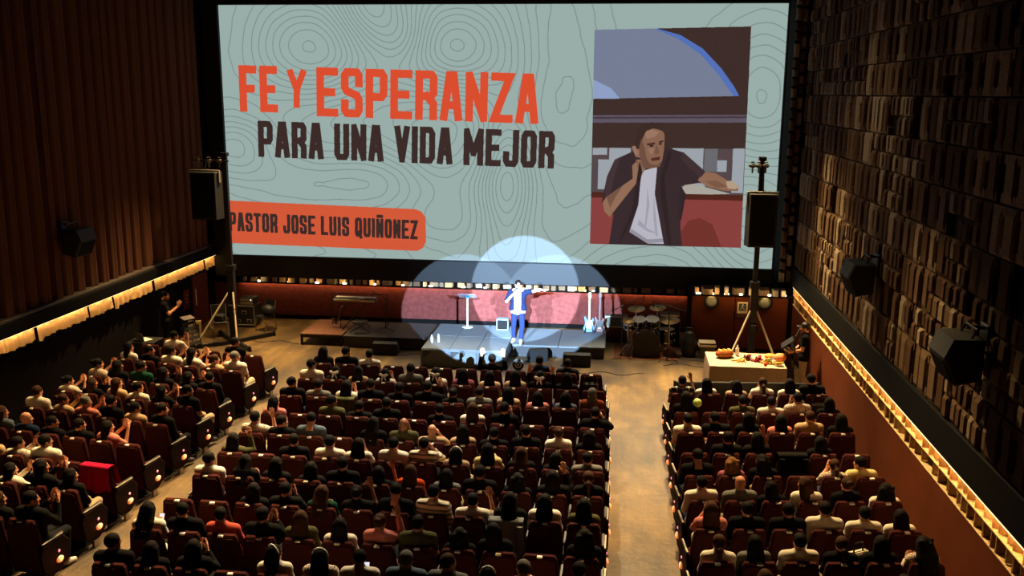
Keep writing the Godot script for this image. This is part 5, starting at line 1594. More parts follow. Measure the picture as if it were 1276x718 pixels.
# who sits where: seat number, hair, top, pose
const FOLK := {
	"M0": "0lK0 1sK4 2sW0 7uK8 9sN0 10sK0",
	"M1": "0sW4 1oK0 2lE7 3oW1 4sH0 5oW0 6lM0 7lE0 8lE1 9oK8 10lK0",
	"M2": "0sK4 1sH0 2lW1 3sK0 4sK0 5sK2 6uK0 7sH0 8lE0 9lP0 10lD0 11dB0",
	"M3": "0lP4 2sG4 3sK0 4sK0 6sK6 7nW0 8sK1 11sK3",
	"M4": "0sF2 1sK4 2sD7 4lK7 5rG1 6rE3 7lE0 8sK0 9sK0 10yW0 11lK0",
	"M5": "0lG2 2sK0 3sW0 4lW1 5sW0 6sS3 7eE0 8lY1 9nK7 10lK0 11sH0",
	"M6": "0sW4 1lK7 2lK0 3lK0 4sK0 5lK2 6nO0 7lH0 8sK0 9wK0 10lK2 11pK0",
	"M7": "2lK0 3sK1 4nT7 5uK2 6sK7 7sS0 8sW2 9lK7 10lW0 11lG0",
	"M8": "0lW7 1sK6 2sR6 3sK1 4nG0 5lW0 6yP2 7sG0 8wK0 9lK6 11wK0",
	"M9": "0sK4 1lK0 2lK1 4eW4 5eF0 6sW7 7gD0 8hH4 9eE0 10gZ6 11sK0",
	"L0": "1sK4 4sW5",
	"L1": "0gW4 1yE5 2lW5 3sW5 4sK4 5lW4",
	"L2": "0sK0 1lK5 2lK5 3sT4 4lK4 5uF5",
	"L3": "0sK4 1lK5 2uW4 3nE4 4nK5 5uW5",
	"L4": "0sK4 1uE4 2sK0 3cP5 4yE5 5hW0",
	"L5": "1lP5 2sK4 3sK4 4rN4 5nD4",
	"L6": "2sW4 3sF5 4sE4",
	"L7": "0lK4 1lK5 2lW5",
	"L8": "0sK5 1nK4",
	"L9": "0sD4",
	"R0": "0sC2 1lW0 2lE0 3pW1 4lW0 5sK6",
	"R1": "0lK0 2sG0 3sW0 4sF1 5lK3",
	"R2": "0sW0 1sK6 2lK0 3lP0 4hE0 5lK0",
	"R3": "1sK0 2lK2 4lK0",
	"R4": "0sK7 1bM0 2wK6 4pF1 5sY6",
	"R5": "0sW0 1rH0 2lK6 3nW6 4yK0 5wW0",
	"R6": "0nP1 1sK0 2sK0 3sW0 4sW0 5lW0",
	"R7": "0pW0 1lH0 2sW0 3pK0 4lK0 5wF7",
	"R8": "1nW0 4lK0",
}
var _folk := {}


func people_map() -> Dictionary:
	if _folk.is_empty():
		for row in FOLK:
			for t in (FOLK[row] as String).split(" "):
				var m: int = t.length()
				_folk["%s_%s" % [row, t.substr(0, m - 3)]] = t.substr(m - 3)
	return _folk


# ---------------------------------------------------------------- bodies from a distance field
class Field:
	var o: Vector3
	var h: float
	var nx: int
	var ny: int
	var nz: int
	var d := PackedFloat32Array()
	var b := PackedByteArray()
	var t := PackedByteArray()

	func _init(lo: Vector3, hi: Vector3, cell: float) -> void:
		o = lo
		h = cell
		nx = int(ceil((hi.x - lo.x) / h)) + 1
		ny = int(ceil((hi.y - lo.y) / h)) + 1
		nz = int(ceil((hi.z - lo.z) / h)) + 1
		d.resize(nx * ny * nz)
		d.fill(1.0)
		b.resize(d.size())
		t.resize(d.size())

	func cap(p: Vector3, q: Vector3, r0: float, r1: float, id := 0, k := 0.03) -> void:
		var reach := maxf(r0, r1) + 0.03 + 3.0 * h
		var lo := (Vector3(minf(p.x, q.x), minf(p.y, q.y), minf(p.z, q.z)) - Vector3.ONE * reach - o) / h
		var hi := (Vector3(maxf(p.x, q.x), maxf(p.y, q.y), maxf(p.z, q.z)) + Vector3.ONE * reach - o) / h
		var ba := q - p
		var inv := 1.0 / maxf(ba.length_squared(), 1e-9)
		for z in range(maxi(0, int(lo.z)), mini(nz - 1, int(hi.z) + 1) + 1):
			for y in range(maxi(0, int(lo.y)), mini(ny - 1, int(hi.y) + 1) + 1):
				var n := (z * ny + y) * nx
				for x in range(maxi(0, int(lo.x)), mini(nx - 1, int(hi.x) + 1) + 1):
					var pa := o + Vector3(x, y, z) * h - p
					var s := clampf(pa.dot(ba) * inv, 0.0, 1.0)
					var e := (pa - ba * s).length() - r0 - (r1 - r0) * s
					var c := d[n + x]
					if e < c:
						b[n + x] = id
						t[n + x] = int(s * 255.0)
					var m := k - absf(e - c)
					d[n + x] = minf(e, c) - (m * m * 0.25 / k if m > 0.0 else 0.0)

	func ell(c0: Vector3, r: Vector3, id := 0, k := 0.02, cut := false) -> void:
		var reach := Vector3.ONE * (maxf(r.x, maxf(r.y, r.z)) * 0.0 + 0.03 + 3.0 * h) + r
		var lo := (c0 - reach - o) / h
		var hi := (c0 + reach - o) / h
		for z in range(maxi(0, int(lo.z)), mini(nz - 1, int(hi.z) + 1) + 1):
			for y in range(maxi(0, int(lo.y)), mini(ny - 1, int(hi.y) + 1) + 1):
				var n := (z * ny + y) * nx
				for x in range(maxi(0, int(lo.x)), mini(nx - 1, int(hi.x) + 1) + 1):
					var p := o + Vector3(x, y, z) * h - c0
					var k0 := (p / r).length()
					var k1 := (p / (r * r)).length()
					var e := k0 * (k0 - 1.0) / maxf(k1, 1e-6)
					var c := d[n + x]
					if cut:
						e = -e
						var m := k - absf(e - c)
						d[n + x] = maxf(e, c) + (m * m * 0.25 / k if m > 0.0 else 0.0)
					else:
						if e < c:
							b[n + x] = id
						var m := k - absf(e - c)
						d[n + x] = minf(e, c) - (m * m * 0.25 / k if m > 0.0 else 0.0)

	# surface nets at distance iso, where the nearest bone is in keep (bone -> how far along it)
	func net(iso: float, keep: Dictionary) -> Geo:
		var g := Geo.new()
		var cell := PackedInt32Array()
		cell.resize(d.size())
		cell.fill(-1)
		var sy := nx
		var sz := nx * ny
		var off := [0, 1, sy, sy + 1, sz, sz + 1, sz + sy, sz + sy + 1]
		var pos := [Vector3(0, 0, 0), Vector3(1, 0, 0), Vector3(0, 1, 0), Vector3(1, 1, 0), Vector3(0, 0, 1), Vector3(1, 0, 1), Vector3(0, 1, 1), Vector3(1, 1, 1)]
		var edges := [0, 1, 2, 3, 4, 5, 6, 7, 0, 2, 1, 3, 4, 6, 5, 7, 0, 4, 1, 5, 2, 6, 3, 7]
		var near := 1.9 * h
		var any := keep.is_empty()
		var lim := PackedInt32Array()
		lim.resize(16)
		lim.fill(-1)
		for q in keep:
			lim[q] = int(keep[q] * 255.0)
		var cells := PackedInt32Array()
		for z in nz - 1:
			for y in ny - 1:
				var n := z * sz + y * sy
				for x in nx - 1:
					var i := n + x
					var v0 := d[i] - iso
					if v0 > near or v0 < -near:
						continue
					var inside := 0
					for q in 8:
						if d[i + off[q]] < iso:
							inside += 1
					if inside == 0 or inside == 8:
						continue
					var sum := Vector3.ZERO
					var cnt := 0
					for q in range(0, 24, 2):
						var a := d[i + off[edges[q]]] - iso
						var c := d[i + off[edges[q + 1]]] - iso
						if (a < 0.0) != (c < 0.0):
							sum += (pos[edges[q]] as Vector3).lerp(pos[edges[q + 1]], a / (a - c))
							cnt += 1
					cell[i] = g.v.size()
					cells.append(i)
					g.v.append(o + (Vector3(x, y, z) + sum / cnt) * h)
					g.n.append(Vector3.ZERO)
		var steps := [1, sy, sz]
		for i in cells:
			var v0 := d[i] < iso
			if not any and (lim[b[i]] < 0 or t[i] > lim[b[i]]):
				continue
			for ax in 3:
				if (d[i + steps[ax]] < iso) == v0:
					continue
				var u: int = steps[(ax + 1) % 3]
				var w: int = steps[(ax + 2) % 3]
				if i - u - w < 0:
					continue
				var c0 := cell[i]
				var c1 := cell[i - u]
				var c2 := cell[i - u - w]
				var c3 := cell[i - w]
				if c0 < 0 or c1 < 0 or c2 < 0 or c3 < 0:
					continue
				var nn := (g.v[c2] - g.v[c0]).cross(g.v[c3] - g.v[c1])
				if v0:
					for e in [c0, c2, c1, c0, c3, c2]:
						g.i.append(e)
				else:
					nn = -nn
					for e in [c0, c1, c2, c0, c2, c3]:
						g.i.append(e)
				for e in [c0, c1, c2, c3]:
					g.n[e] += nn
		# drop the points that no face uses, turn normals outward
		var map := PackedInt32Array()
		map.resize(g.v.size())
		map.fill(-1)
		var r := Geo.new()
		for e in g.i:
			if map[e] < 0:
				map[e] = r.v.size()
				r.v.append(g.v[e])
				r.n.append(g.n[e].normalized())
			r.i.append(map[e])
		return r


var hand_cache := {}
var head_cache := {}
var body_cache := {}
var hair_cache := {}


# a left hand: wrist at the origin, fingers along +y, palm towards -z, thumb to +x
func hand(kind: String, cell: float) -> Geo:
	var key := "%s%f" % [kind, cell]
	if hand_cache.has(key):
		return hand_cache[key]
	var f := Field.new(Vector3(-0.08, -0.04, -0.10), Vector3(0.10, 0.21, 0.05), cell)
	f.cap(Vector3(0, -0.03, 0), Vector3(0, 0.02, 0), 0.026, 0.024, 0, 0.02)
	for k in 4:
		var x := -0.030 + 0.020 * k
		f.cap(Vector3(x * 0.6, 0.015, 0), Vector3(x, 0.085, 0.002), 0.015, 0.012, 0, 0.012)
	var curl: float = {"flat": 0.10, "relaxed": 0.55, "fist": 1.35}[kind]
	var lens := [0.055, 0.072, 0.078, 0.070]
	for k in 4:
		var x := -0.031 + 0.021 * k
		var p := Vector3(x, 0.085, 0.0)
		var a := 0.0
		var splay := (k - 1.5) * (0.06 if kind != "fist" else 0.0)
		for s in 3:
			a += curl * [0.8, 1.0, 0.7][s]
			var l: float = lens[k] * [0.45, 0.32, 0.23][s]
			var q := p + Vector3(splay * l, cos(a) * l, -sin(a) * l)
			f.cap(p, q, 0.0095 - 0.001 * s, 0.0088 - 0.001 * s, 0, 0.003)
			p = q
	var th := [Vector3(0.018, 0.022, -0.004), Vector3(0.045, 0.050, -0.016), Vector3(0.060, 0.078, -0.022), Vector3(0.064, 0.100, -0.024)]
	if kind == "fist":
		th = [Vector3(0.018, 0.022, -0.004), Vector3(0.042, 0.052, -0.022), Vector3(0.036, 0.080, -0.042), Vector3(0.018, 0.092, -0.052)]
	for s in 3:
		f.cap(th[s], th[s + 1], 0.0135 - 0.0018 * s, 0.012 - 0.0018 * s, 0, 0.006)
	hand_cache[key] = f.net(0.0, {})
	return hand_cache[key]


# a head: centre between the ears at the origin, face towards -z
func head(fem: bool, cell: float, beard := false) -> Geo:
	var key := "%s%f%s" % [fem, cell, beard]
	if head_cache.has(key):
		return head_cache[key]
	var f := Field.new(Vector3(-0.11, -0.20, -0.15), Vector3(0.11, 0.15, 0.14), cell)
	f.ell(Vector3(0, 0.035, 0.012), Vector3(0.074, 0.088, 0.094))
	f.ell(Vector3(0, -0.025, -0.03), Vector3(0.058, 0.082, 0.066), 0, 0.03)
	f.cap(Vector3(-0.035, -0.075, -0.01), Vector3(0, -0.092, -0.068), 0.026, 0.022, 0, 0.03)
	f.cap(Vector3(0.035, -0.075, -0.01), Vector3(0, -0.092, -0.068), 0.026, 0.022, 0, 0.03)
	f.cap(Vector3(0, -0.06, 0.022), Vector3(0, -0.19, 0.035), 0.048 if fem else 0.056, 0.050 if fem else 0.06, 0, 0.03)
	f.cap(Vector3(-0.036, 0.034, -0.076), Vector3(0.036, 0.034, -0.076), 0.011, 0.011, 0, 0.015)
	f.ell(Vector3(-0.031, 0.012, -0.096), Vector3(0.018, 0.013, 0.014), 0, 0.012, true)
	f.ell(Vector3(0.031, 0.012, -0.096), Vector3(0.018, 0.013, 0.014), 0, 0.012, true)
	f.ell(Vector3(-0.031, 0.012, -0.080), Vector3(0.013, 0.011, 0.012), 1, 0.003)
	f.ell(Vector3(0.031, 0.012, -0.080), Vector3(0.013, 0.011, 0.012), 1, 0.003)
	f.cap(Vector3(0, 0.018, -0.090), Vector3(0, -0.026, -0.108), 0.008, 0.013, 0, 0.012)
	f.cap(Vector3(-0.011, -0.031, -0.094), Vector3(0.011, -0.031, -0.094), 0.009, 0.009, 0, 0.008)
	f.ell(Vector3(0, -0.052, -0.090), Vector3(0.023, 0.006, 0.009), 0, 0.005)
	f.ell(Vector3(0, -0.064, -0.088), Vector3(0.020, 0.007, 0.010), 0, 0.005)
	for s in [-1.0, 1.0]:
		f.ell(Vector3(s * 0.076, -0.005, 0.012), Vector3(0.010, 0.032, 0.019), 0, 0.008)
		f.ell(Vector3(s * 0.083, -0.002, 0.008), Vector3(0.006, 0.018, 0.010), 0, 0.004, true)
		f.ell(Vector3(s * 0.040, -0.022, -0.066), Vector3(0.020, 0.018, 0.018), 0, 0.02)
	var g := f.net(0.0, {})
	for p in g.v:
		var c := Color(1, 1, 1)
		var ax := absf(p.x)
		if p.z < -0.05:
			var e := Vector2(ax - 0.031, p.y - 0.012)
			if e.length() < 0.0055 and p.z < -0.083:
				c = Color(0.05, 0.04, 0.04)
			elif absf(e.x) < 0.013 and absf(e.y) < 0.0085 and p.z < -0.078:
				c = Color(1.25, 1.5, 1.7)
			elif ax > 0.013 and ax < 0.05 and absf(p.y - 0.036 + 0.1 * maxf(0.0, ax - 0.035)) < 0.006:
				c = Color(0.16, 0.13, 0.12)
			elif ax < 0.024 and p.y > -0.071 and p.y < -0.046 and p.z < -0.084:
				c = Color(0.78, 0.46, 0.46)
		if beard and p.y < -0.032 and p.z < 0.02 and p.y > -0.14 and not (ax < 0.022 and p.y > -0.071 and p.y < -0.046) and (p.z < -0.02 or p.y < -0.05):
			c = Color(0.28, 0.22, 0.2)
		g.c.append(c)
	head_cache[key] = g
	return g


const HAIR := {
	"s": ["short-haired", "hair black"], "h": ["brown-haired", "hair brown"], "g": ["grey-haired", "hair grey"], "r": ["bald", ""], "c": ["beanie-wearing", "cloth G"],
	"l": ["long-haired", "hair black"], "n": ["long-brown-haired", "hair brown"], "w": ["wavy-haired", "hair black"], "b": ["fair-haired", "hair fair"], "u": ["black-bunned", "hair black"], "y": ["brown-bunned", "hair brown"],
	"p": ["ponytailed", "hair brown"], "o": ["white-bowed", "hair black"], "e": ["headband-wearing", "hair black"], "d": ["grey-braided", "hair grey"],
}


func hair(style: String, cell := 0.009) -> Geo:
	var key := "%s%f" % [style, cell]
	if hair_cache.has(key):
		return hair_cache[key]
	var f := Field.new(Vector3(-0.17, -0.48, -0.16), Vector3(0.17, 0.17, 0.23), cell)
	f.ell(Vector3(0, 0.038, 0.016), Vector3(0.087, 0.098, 0.104))
	if style in ["l", "n", "o", "e", "w", "b"]:
		var big := 1.25 if style in ["w", "b"] else 1.0
		for s in [-1.0, -0.35, 0.35, 1.0]:
			f.cap(Vector3(0.055 * s, 0.02, 0.045), Vector3(0.075 * s * big, -0.16, 0.075), 0.050 * big, 0.048 * big, 0, 0.03)
			f.cap(Vector3(0.075 * s * big, -0.16, 0.075), Vector3(0.07 * s * big + 0.01 * s, -0.36 if style != "b" else -0.24, 0.115), 0.046 * big, 0.028 * big, 0, 0.02)
		for s in [-1.0, 1.0]:
			f.cap(Vector3(0.07 * s, 0.03, 0.0), Vector3(0.082 * s, -0.12, 0.02), 0.028, 0.024, 0, 0.03)
		if style in ["w", "b"]:
			for k in 22:
				var a := k * 2.4
				f.ell(Vector3(0.085 * cos(a), 0.07 - 0.017 * k, 0.06 + 0.055 * sin(a)), Vector3(0.038, 0.032, 0.038), 0, 0.02)
	elif style in ["u", "y"]:
		f.ell(Vector3(0, 0.075, 0.125), Vector3(0.052, 0.048, 0.045), 0, 0.015)
	elif style in ["p"]:
		f.cap(Vector3(0, 0.03, 0.10), Vector3(0, -0.02, 0.16), 0.03, 0.036, 0, 0.02)
		f.cap(Vector3(0, -0.02, 0.16), Vector3(0.02, -0.30, 0.14), 0.036, 0.018, 0, 0.02)
	elif style == "d":
		for s in 7:
			var x := (s - 3) * 0.027
			for j in 5:
				f.ell(Vector3(x * (1.0 + 0.1 * j), -0.04 - 0.055 * j, 0.085 + 0.006 * j), Vector3(0.014, 0.032, 0.016), 0, 0.004)
	f.ell(Vector3(0, -0.035, -0.125), Vector3(0.072, 0.128, 0.088), 0, 0.012, true)
	if style in ["s", "h", "g", "u", "y", "p", "d"]:
		for s in [-1.0, 1.0]:
			f.ell(Vector3(s * 0.085, -0.02, -0.005), Vector3(0.022, 0.040, 0.030), 0, 0.008, true)
		if style in ["s", "h", "g"]:
			f.ell(Vector3(0, -0.21, 0.02), Vector3(0.19, 0.145, 0.24), 0, 0.012, true)
		elif style != "d":
			f.ell(Vector3(0, -0.20, 0.0), Vector3(0.10, 0.12, 0.11), 0, 0.012, true)
	hair_cache[key] = f.net(0.0, {})
	return hair_cache[key]


func beanie() -> Geo:
	return Geo.new().lathe([Vector2(0.092, -0.01), Vector2(0.098, 0.0), Vector2(0.098, 0.035), Vector2(0.094, 0.04), Vector2(0.090, 0.075), Vector2(0.070, 0.115), Vector2(0.035, 0.138), Vector2(0, 0.142)], 20, Transform3D(Basis.from_scale(Vector3(0.93, 1, 1.08)), Vector3(0, 0.0, 0.014)))


func bow() -> Geo:
	var g := Geo.new()
	for s in [-1.0, 1.0]:
		g.ball(Vector3(s * 0.055, 0.01, 0), Vector3(0.055, 0.034, 0.018), 8, 10, Basis(Vector3.BACK, s * 0.35))
		g.ball(Vector3(s * 0.035, -0.075, 0), Vector3(0.02, 0.065, 0.010), 8, 8, Basis(Vector3.BACK, s * 0.3))
	g.ball(Vector3.ZERO, Vector3(0.022, 0.024, 0.022), 8, 8)
	return g


func headband() -> Geo:
	var pts: Array = []
	for k in 15:
		var a := PI * k / 14.0
		pts.append(Vector3(0.093 * cos(a), 0.115 * sin(a) + 0.02, 0.0))
	var g := Geo.new()
	for k in 14:
		g.cyl(pts[k], pts[k + 1], 0.016, 0.016, 8)
	return g


func look(at: Vector3, yaw: float, pitch: float, tilt := 0.0) -> Transform3D:
	return Transform3D(Basis(Vector3.UP, yaw) * Basis(Vector3.RIGHT, pitch) * Basis(Vector3.BACK, tilt), at)


func hand_frame(w: Vector3, along: Vector3, palm: Vector3, left: bool) -> Transform3D:
	var y := along.normalized()
	var z := (-palm - y * (-palm).dot(y)).normalized()
	var b := Basis(y.cross(z), y, z)
	if not left:
		b = b * Basis.from_scale(Vector3(-1, 1, 1))
	return Transform3D(b, w)


# J holds the joints; returns the body in skin, and the clothes as shells over the same field
func figure(j: Dictionary, fem: bool, cell: float, hcell: float, head_cell: float) -> Dictionary:
	var lo := Vector3(9, 9, 9)
	var hi := -lo
	for q in j:
		if j[q] is Vector3:
			lo = lo.min(j[q])
			hi = hi.max(j[q])
	var f := Field.new(lo - Vector3.ONE * 0.24, hi + Vector3.ONE * 0.24, cell)
	var g := 0.9 if fem else 1.0
	var side: Vector3 = (j.sr - j.sl).normalized()
	f.cap(j.hl, j.hr, 0.112, 0.112, 0, 0.05)
	f.cap(j.pelvis, j.waist, 0.12, 0.112 * g, 0, 0.05)
	f.cap(j.waist - side * 0.045, j.chest - side * 0.075 * g, 0.098 * g, 0.108 * g, 1, 0.05)
	f.cap(j.waist + side * 0.045, j.chest + side * 0.075 * g, 0.098 * g, 0.108 * g, 1, 0.05)
	f.cap(j.sl, j.sr, 0.062, 0.062, 1, 0.06)
	f.cap(j.neck, j.sl, 0.050, 0.055, 1, 0.05)
	f.cap(j.neck, j.sr, 0.050, 0.055, 1, 0.05)
	f.cap(j.chest, j.neck, 0.10 * g, 0.06, 1, 0.05)
	f.cap(j.neck, j.head - (j.head - j.neck) * 0.35, 0.052 * g, 0.048 * g, 7, 0.02)
	for s in ["l", "r"]:
		f.cap(j["s" + s], j["e" + s], 0.055 * g, 0.043 * g, 2, 0.025)
		f.cap(j["e" + s], j["w" + s], 0.042 * g, 0.027, 3, 0.02)
		f.cap(j["h" + s], j["k" + s], 0.088, 0.060, 4, 0.04)
		f.cap(j["k" + s], j["a" + s], 0.058, 0.038, 5, 0.02)
		f.cap(j["a" + s] - Vector3(0, 0.035, 0), j["t" + s], 0.042, 0.034, 6, 0.02)
	var body := f.net(0.0, {})
	body.colored = true
	for k in body.v.size():
		body.c.append(Color(1, 1, 1))
	body.add(head(fem, head_cell, j.get("beard", false)), j.look)
	for s in ["l", "r"]:
		body.add(hand(j["hand_" + s], hcell), hand_frame(j["w" + s], j["along_" + s], j["palm_" + s], s == "l"))
	var out := {"body": body.mesh(), "look": j.look, "j": j}
	out["top_short"] = f.net(0.015, {0: 1.0, 1: 1.0, 2: 0.72}).mesh()
	out["top_long"] = f.net(0.015, {0: 1.0, 1: 1.0, 2: 1.0, 3: 0.9}).mesh()
	out["trousers"] = f.net(0.010, {0: 1.0, 4: 1.0, 5: 0.92 if not j.has("shorts") else 0.02}).mesh()
	out["shoes"] = f.net(0.007, {6: 1.0}).mesh()
	return out


func sit(pose: int, fem: bool) -> Dictionary:
	var s := 0.152 if fem else 0.182
	var up := -0.03 if fem else 0.0
	var j := {
		"pelvis": Vector3(0, 0.56, -0.27), "waist": Vector3(0, 0.74, -0.255), "chest": Vector3(0, 0.92 + up, -0.225), "neck": Vector3(0, 1.075 + up, -0.205), "head": Vector3(0, 1.225 + up, -0.225),
		"sl": Vector3(-s, 1.03 + up, -0.215), "sr": Vector3(s, 1.03 + up, -0.215), "el": Vector3(-s - 0.055, 0.78, -0.27), "er": Vector3(s + 0.055, 0.78, -0.27), "wl": Vector3(-0.10, 0.66, -0.48), "wr": Vector3(0.10, 0.66, -0.48),
		"hl": Vector3(-0.085, 0.55, -0.30), "hr": Vector3(0.085, 0.55, -0.30), "kl": Vector3(-0.105, 0.56, -0.70), "kr": Vector3(0.105, 0.56, -0.70), "al": Vector3(-0.105, 0.11, -0.66), "ar": Vector3(0.105, 0.11, -0.66), "tl": Vector3(-0.115, 0.045, -0.80), "tr": Vector3(0.115, 0.045, -0.80),
		"hand_l": "relaxed", "hand_r": "relaxed", "along_l": Vector3(0.3, -0.2, -0.9), "along_r": Vector3(-0.3, -0.2, -0.9), "palm_l": Vector3(0, -1, 0), "palm_r": Vector3(0, -1, 0),
	}
	var yaw := 0.0
	var pitch := 0.0
	if pose == 4 or pose == 5:
		yaw = -0.62
	if pose == 1 or pose == 5:
		j.el = Vector3(-s - 0.06, 0.84, -0.40)
		j.er = Vector3(s + 0.06, 0.84, -0.40)
		j.wl = Vector3(-0.035, 1.03 if pose == 1 else 1.12, -0.52)
		j.wr = Vector3(0.06, 1.02 if pose == 1 else 1.10, -0.52)
		if pose == 5:
			j.wl.x += 0.12
			j.wr.x += 0.12
		j.along_l = Vector3(0.15, 1, -0.25)
		j.along_r = Vector3(-0.15, 1, -0.35)
		j.palm_l = Vector3(1, 0, 0.1)
		j.palm_r = Vector3(-1, 0, 0.1)
		j.hand_l = "flat"
		j.hand_r = "flat"
	elif pose == 2:
		j.er = Vector3(s + 0.10, 0.95, -0.42)
		j.wr = Vector3(s + 0.04, 1.20, -0.45)
		j.along_r = Vector3(-0.15, 1, -0.1)
		j.palm_r = Vector3(-0.6, 0, -1)
		j.hand_r = "flat"
	elif pose == 3:
		j.er = Vector3(s + 0.09, 0.93, -0.40)
		j.wr = Vector3(0.125, 1.12 + up, -0.33)
		j.along_r = Vector3(-0.35, 1, 0.15)
		j.palm_r = Vector3(-1, 0, 0.3)
		yaw = 0.15
	elif pose == 6:
		yaw = 0.55
		for q in ["chest", "neck", "head", "sl", "sr"]:
			j[q] += Vector3(-0.06 * (j[q].y - 0.7) / 0.3, 0, -0.02)
		j.el += Vector3(-0.06, 0.02, -0.05)
		j.wl = Vector3(-0.22, 0.70, -0.52)
	elif pose == 7:
		pitch = -0.4
		j.wl = Vector3(-0.07, 0.84, -0.50)
		j.wr = Vector3(0.07, 0.84, -0.50)
		j.el = Vector3(-s - 0.06, 0.78, -0.30)
		j.er = Vector3(s + 0.06, 0.78, -0.30)
		j.along_l = Vector3(0.45, 0.6, -0.6)
		j.along_r = Vector3(-0.45, 0.6, -0.6)
		j.palm_l = Vector3(0.6, 0.2, 0.8)
		j.palm_r = Vector3(-0.6, 0.2, 0.8)
	elif pose == 8:
		for q in [["l", -1.0], ["r", 1.0]]:
			j["e" + q[0]] = Vector3(q[1] * (s + 0.13), 1.0, -0.30)
			j["w" + q[0]] = Vector3(q[1] * (s + 0.09), 1.26, -0.32)
			j["along_" + q[0]] = Vector3(q[1] * -0.1, 1, -0.05)
			j["palm_" + q[0]] = Vector3(0, 0, -1)
			j["hand_" + q[0]] = "flat"
	j["look"] = look(j.head, yaw, pitch)
	return j


func dressed(o: Node3D, b: Dictionary, skin: String, style: String, top: String, long: bool, legs: String, shoes: String) -> void:
	part("body", b.body, skin, o)
	part("top", b.top_long if long else b.top_short, top, o)
	part("trousers", b.trousers, legs, o)
	part("shoes", b.shoes, shoes, o)
	if style == "c":
		part("beanie", hair_mesh("c"), "hair grey", o, b.look)
	elif style != "r":
		var hr := part("hair", hair_mesh(style), HAIR[style][1], o, b.look)
		if style == "o":
			part("bow", hair_mesh("bow"), "white plastic", hr, Transform3D(Basis(), Vector3(0, 0.0, 0.135)))
		elif style == "e":
			part("headband", hair_mesh("band"), "white plastic", hr, Transform3D(Basis(Vector3.RIGHT, 0.2), Vector3(0, 0.0, 0.0)))


var mesh_cache := {}


func hair_mesh(style: String) -> ArrayMesh:
	if not mesh_cache.has(style):
		var g: Geo = beanie() if style == "c" else bow() if style == "bow" else headband() if style == "band" else hair(style)
		mesh_cache[style] = g.mesh()
	return mesh_cache[style]


func audience() -> void:
	var r := RandomNumberGenerator.new()
	r.seed = 77
	for key in people_map():
		var code: String = people_map()[key]
		var block: String = key[0]
		var row := int(key.substr(1, key.find("_") - 1))
		var k := int(key.substr(key.find("_") + 1))
		var style := code[0]
		var pose := int(code[2])
		var fem := style in ["l", "n", "w", "b", "u", "y", "p", "o", "e", "d"]
		var bk := "%d%s" % [pose, fem]
		if not body_cache.has(bk):
			body_cache[bk] = figure(sit(pose, fem), fem, 0.021, 0.0055, 0.0075)
		var xf := seat_at(block, row, k) * turned(r.randf_range(-7, 7), Vector3(r.randf_range(-0.03, 0.03), r.randf_range(-0.03, 0.04), r.randf_range(-0.02, 0.01)))
		xf = xf.scaled_local(Vector3.ONE * r.randf_range(0.95, 1.02))
		if not in_frame(xf * Vector3(0, 1.2, -0.2), 20.0):
			continue
		var act: String = ["sitting", "clapping", "raising a hand", "touching face", "looking aside", "clapping", "leaning over", "looking down", "raising both hands"][pose]
		var o := thing("person", "%s person, %s top, %s, %s, %s row, %s from %s" % [HAIR[style][0], CLOTHES[code[1]][0], act, BLOCKS[block], ORD[row], ORD[k], "curtain side" if block == "M" else "aisle"], "person", xf, "seated audience")
		dressed(o, body_cache[bk], "skin %d" % (r.randi() % 4), style, "cloth " + code[1], r.randf() < (0.45 if fem else 0.2) or code[1] in ["K", "N"] and r.randf() < 0.5, ["trousers dark", "trousers denim", "trousers dark", "trousers pale"][r.randi() % 4], "shoe white" if r.randf() < 0.35 else "shoe dark")
		if pose == 7 and code[1] in ["W", "E", "D"]:
			var ph := thing("phone", "lit white phone held by the person in the %s seat, %s row, %s" % [ORD[k], ORD[row], BLOCKS[block]], "phone", xf * Transform3D(Basis(Vector3.RIGHT, -0.6), Vector3(0.0, 0.90, -0.60)))
			part("case", Geo.new().box(Vector3.ZERO, Vector3(0.078, 0.155, 0.009), 0.003), "case black", ph)
			part("lit_screen", Geo.new().box(Vector3(0, 0, 0.005), Vector3(0.07, 0.145, 0.002)), "phone screen", ph)


# ---------------------------------------------------------------- people standing
func stand_pose() -> Dictionary:
	return {
		"pelvis": Vector3(0, 0.96, 0), "waist": Vector3(0, 1.10, 0), "chest": Vector3(0, 1.27, 0), "neck": Vector3(0, 1.45, 0.01), "head": Vector3(0, 1.605, -0.01),
		"sl": Vector3(-0.185, 1.40, 0.0), "sr": Vector3(0.185, 1.40, 0.0), "el": Vector3(-0.26, 1.12, 0.03), "er": Vector3(0.26, 1.12, 0.03), "wl": Vector3(-0.25, 0.87, -0.06), "wr": Vector3(0.25, 0.87, -0.06),
		"hl": Vector3(-0.09, 0.92, 0), "hr": Vector3(0.09, 0.92, 0), "kl": Vector3(-0.11, 0.50, -0.01), "kr": Vector3(0.11, 0.50, -0.01), "al": Vector3(-0.12, 0.10, 0.04), "ar": Vector3(0.12, 0.10, 0.04), "tl": Vector3(-0.14, 0.045, -0.13), "tr": Vector3(0.14, 0.045, -0.13),
		"hand_l": "relaxed", "hand_r": "relaxed", "along_l": Vector3(0, -1, -0.15), "along_r": Vector3(0, -1, -0.15), "palm_l": Vector3(1, 0, 0), "palm_r": Vector3(-1, 0, 0),
	}


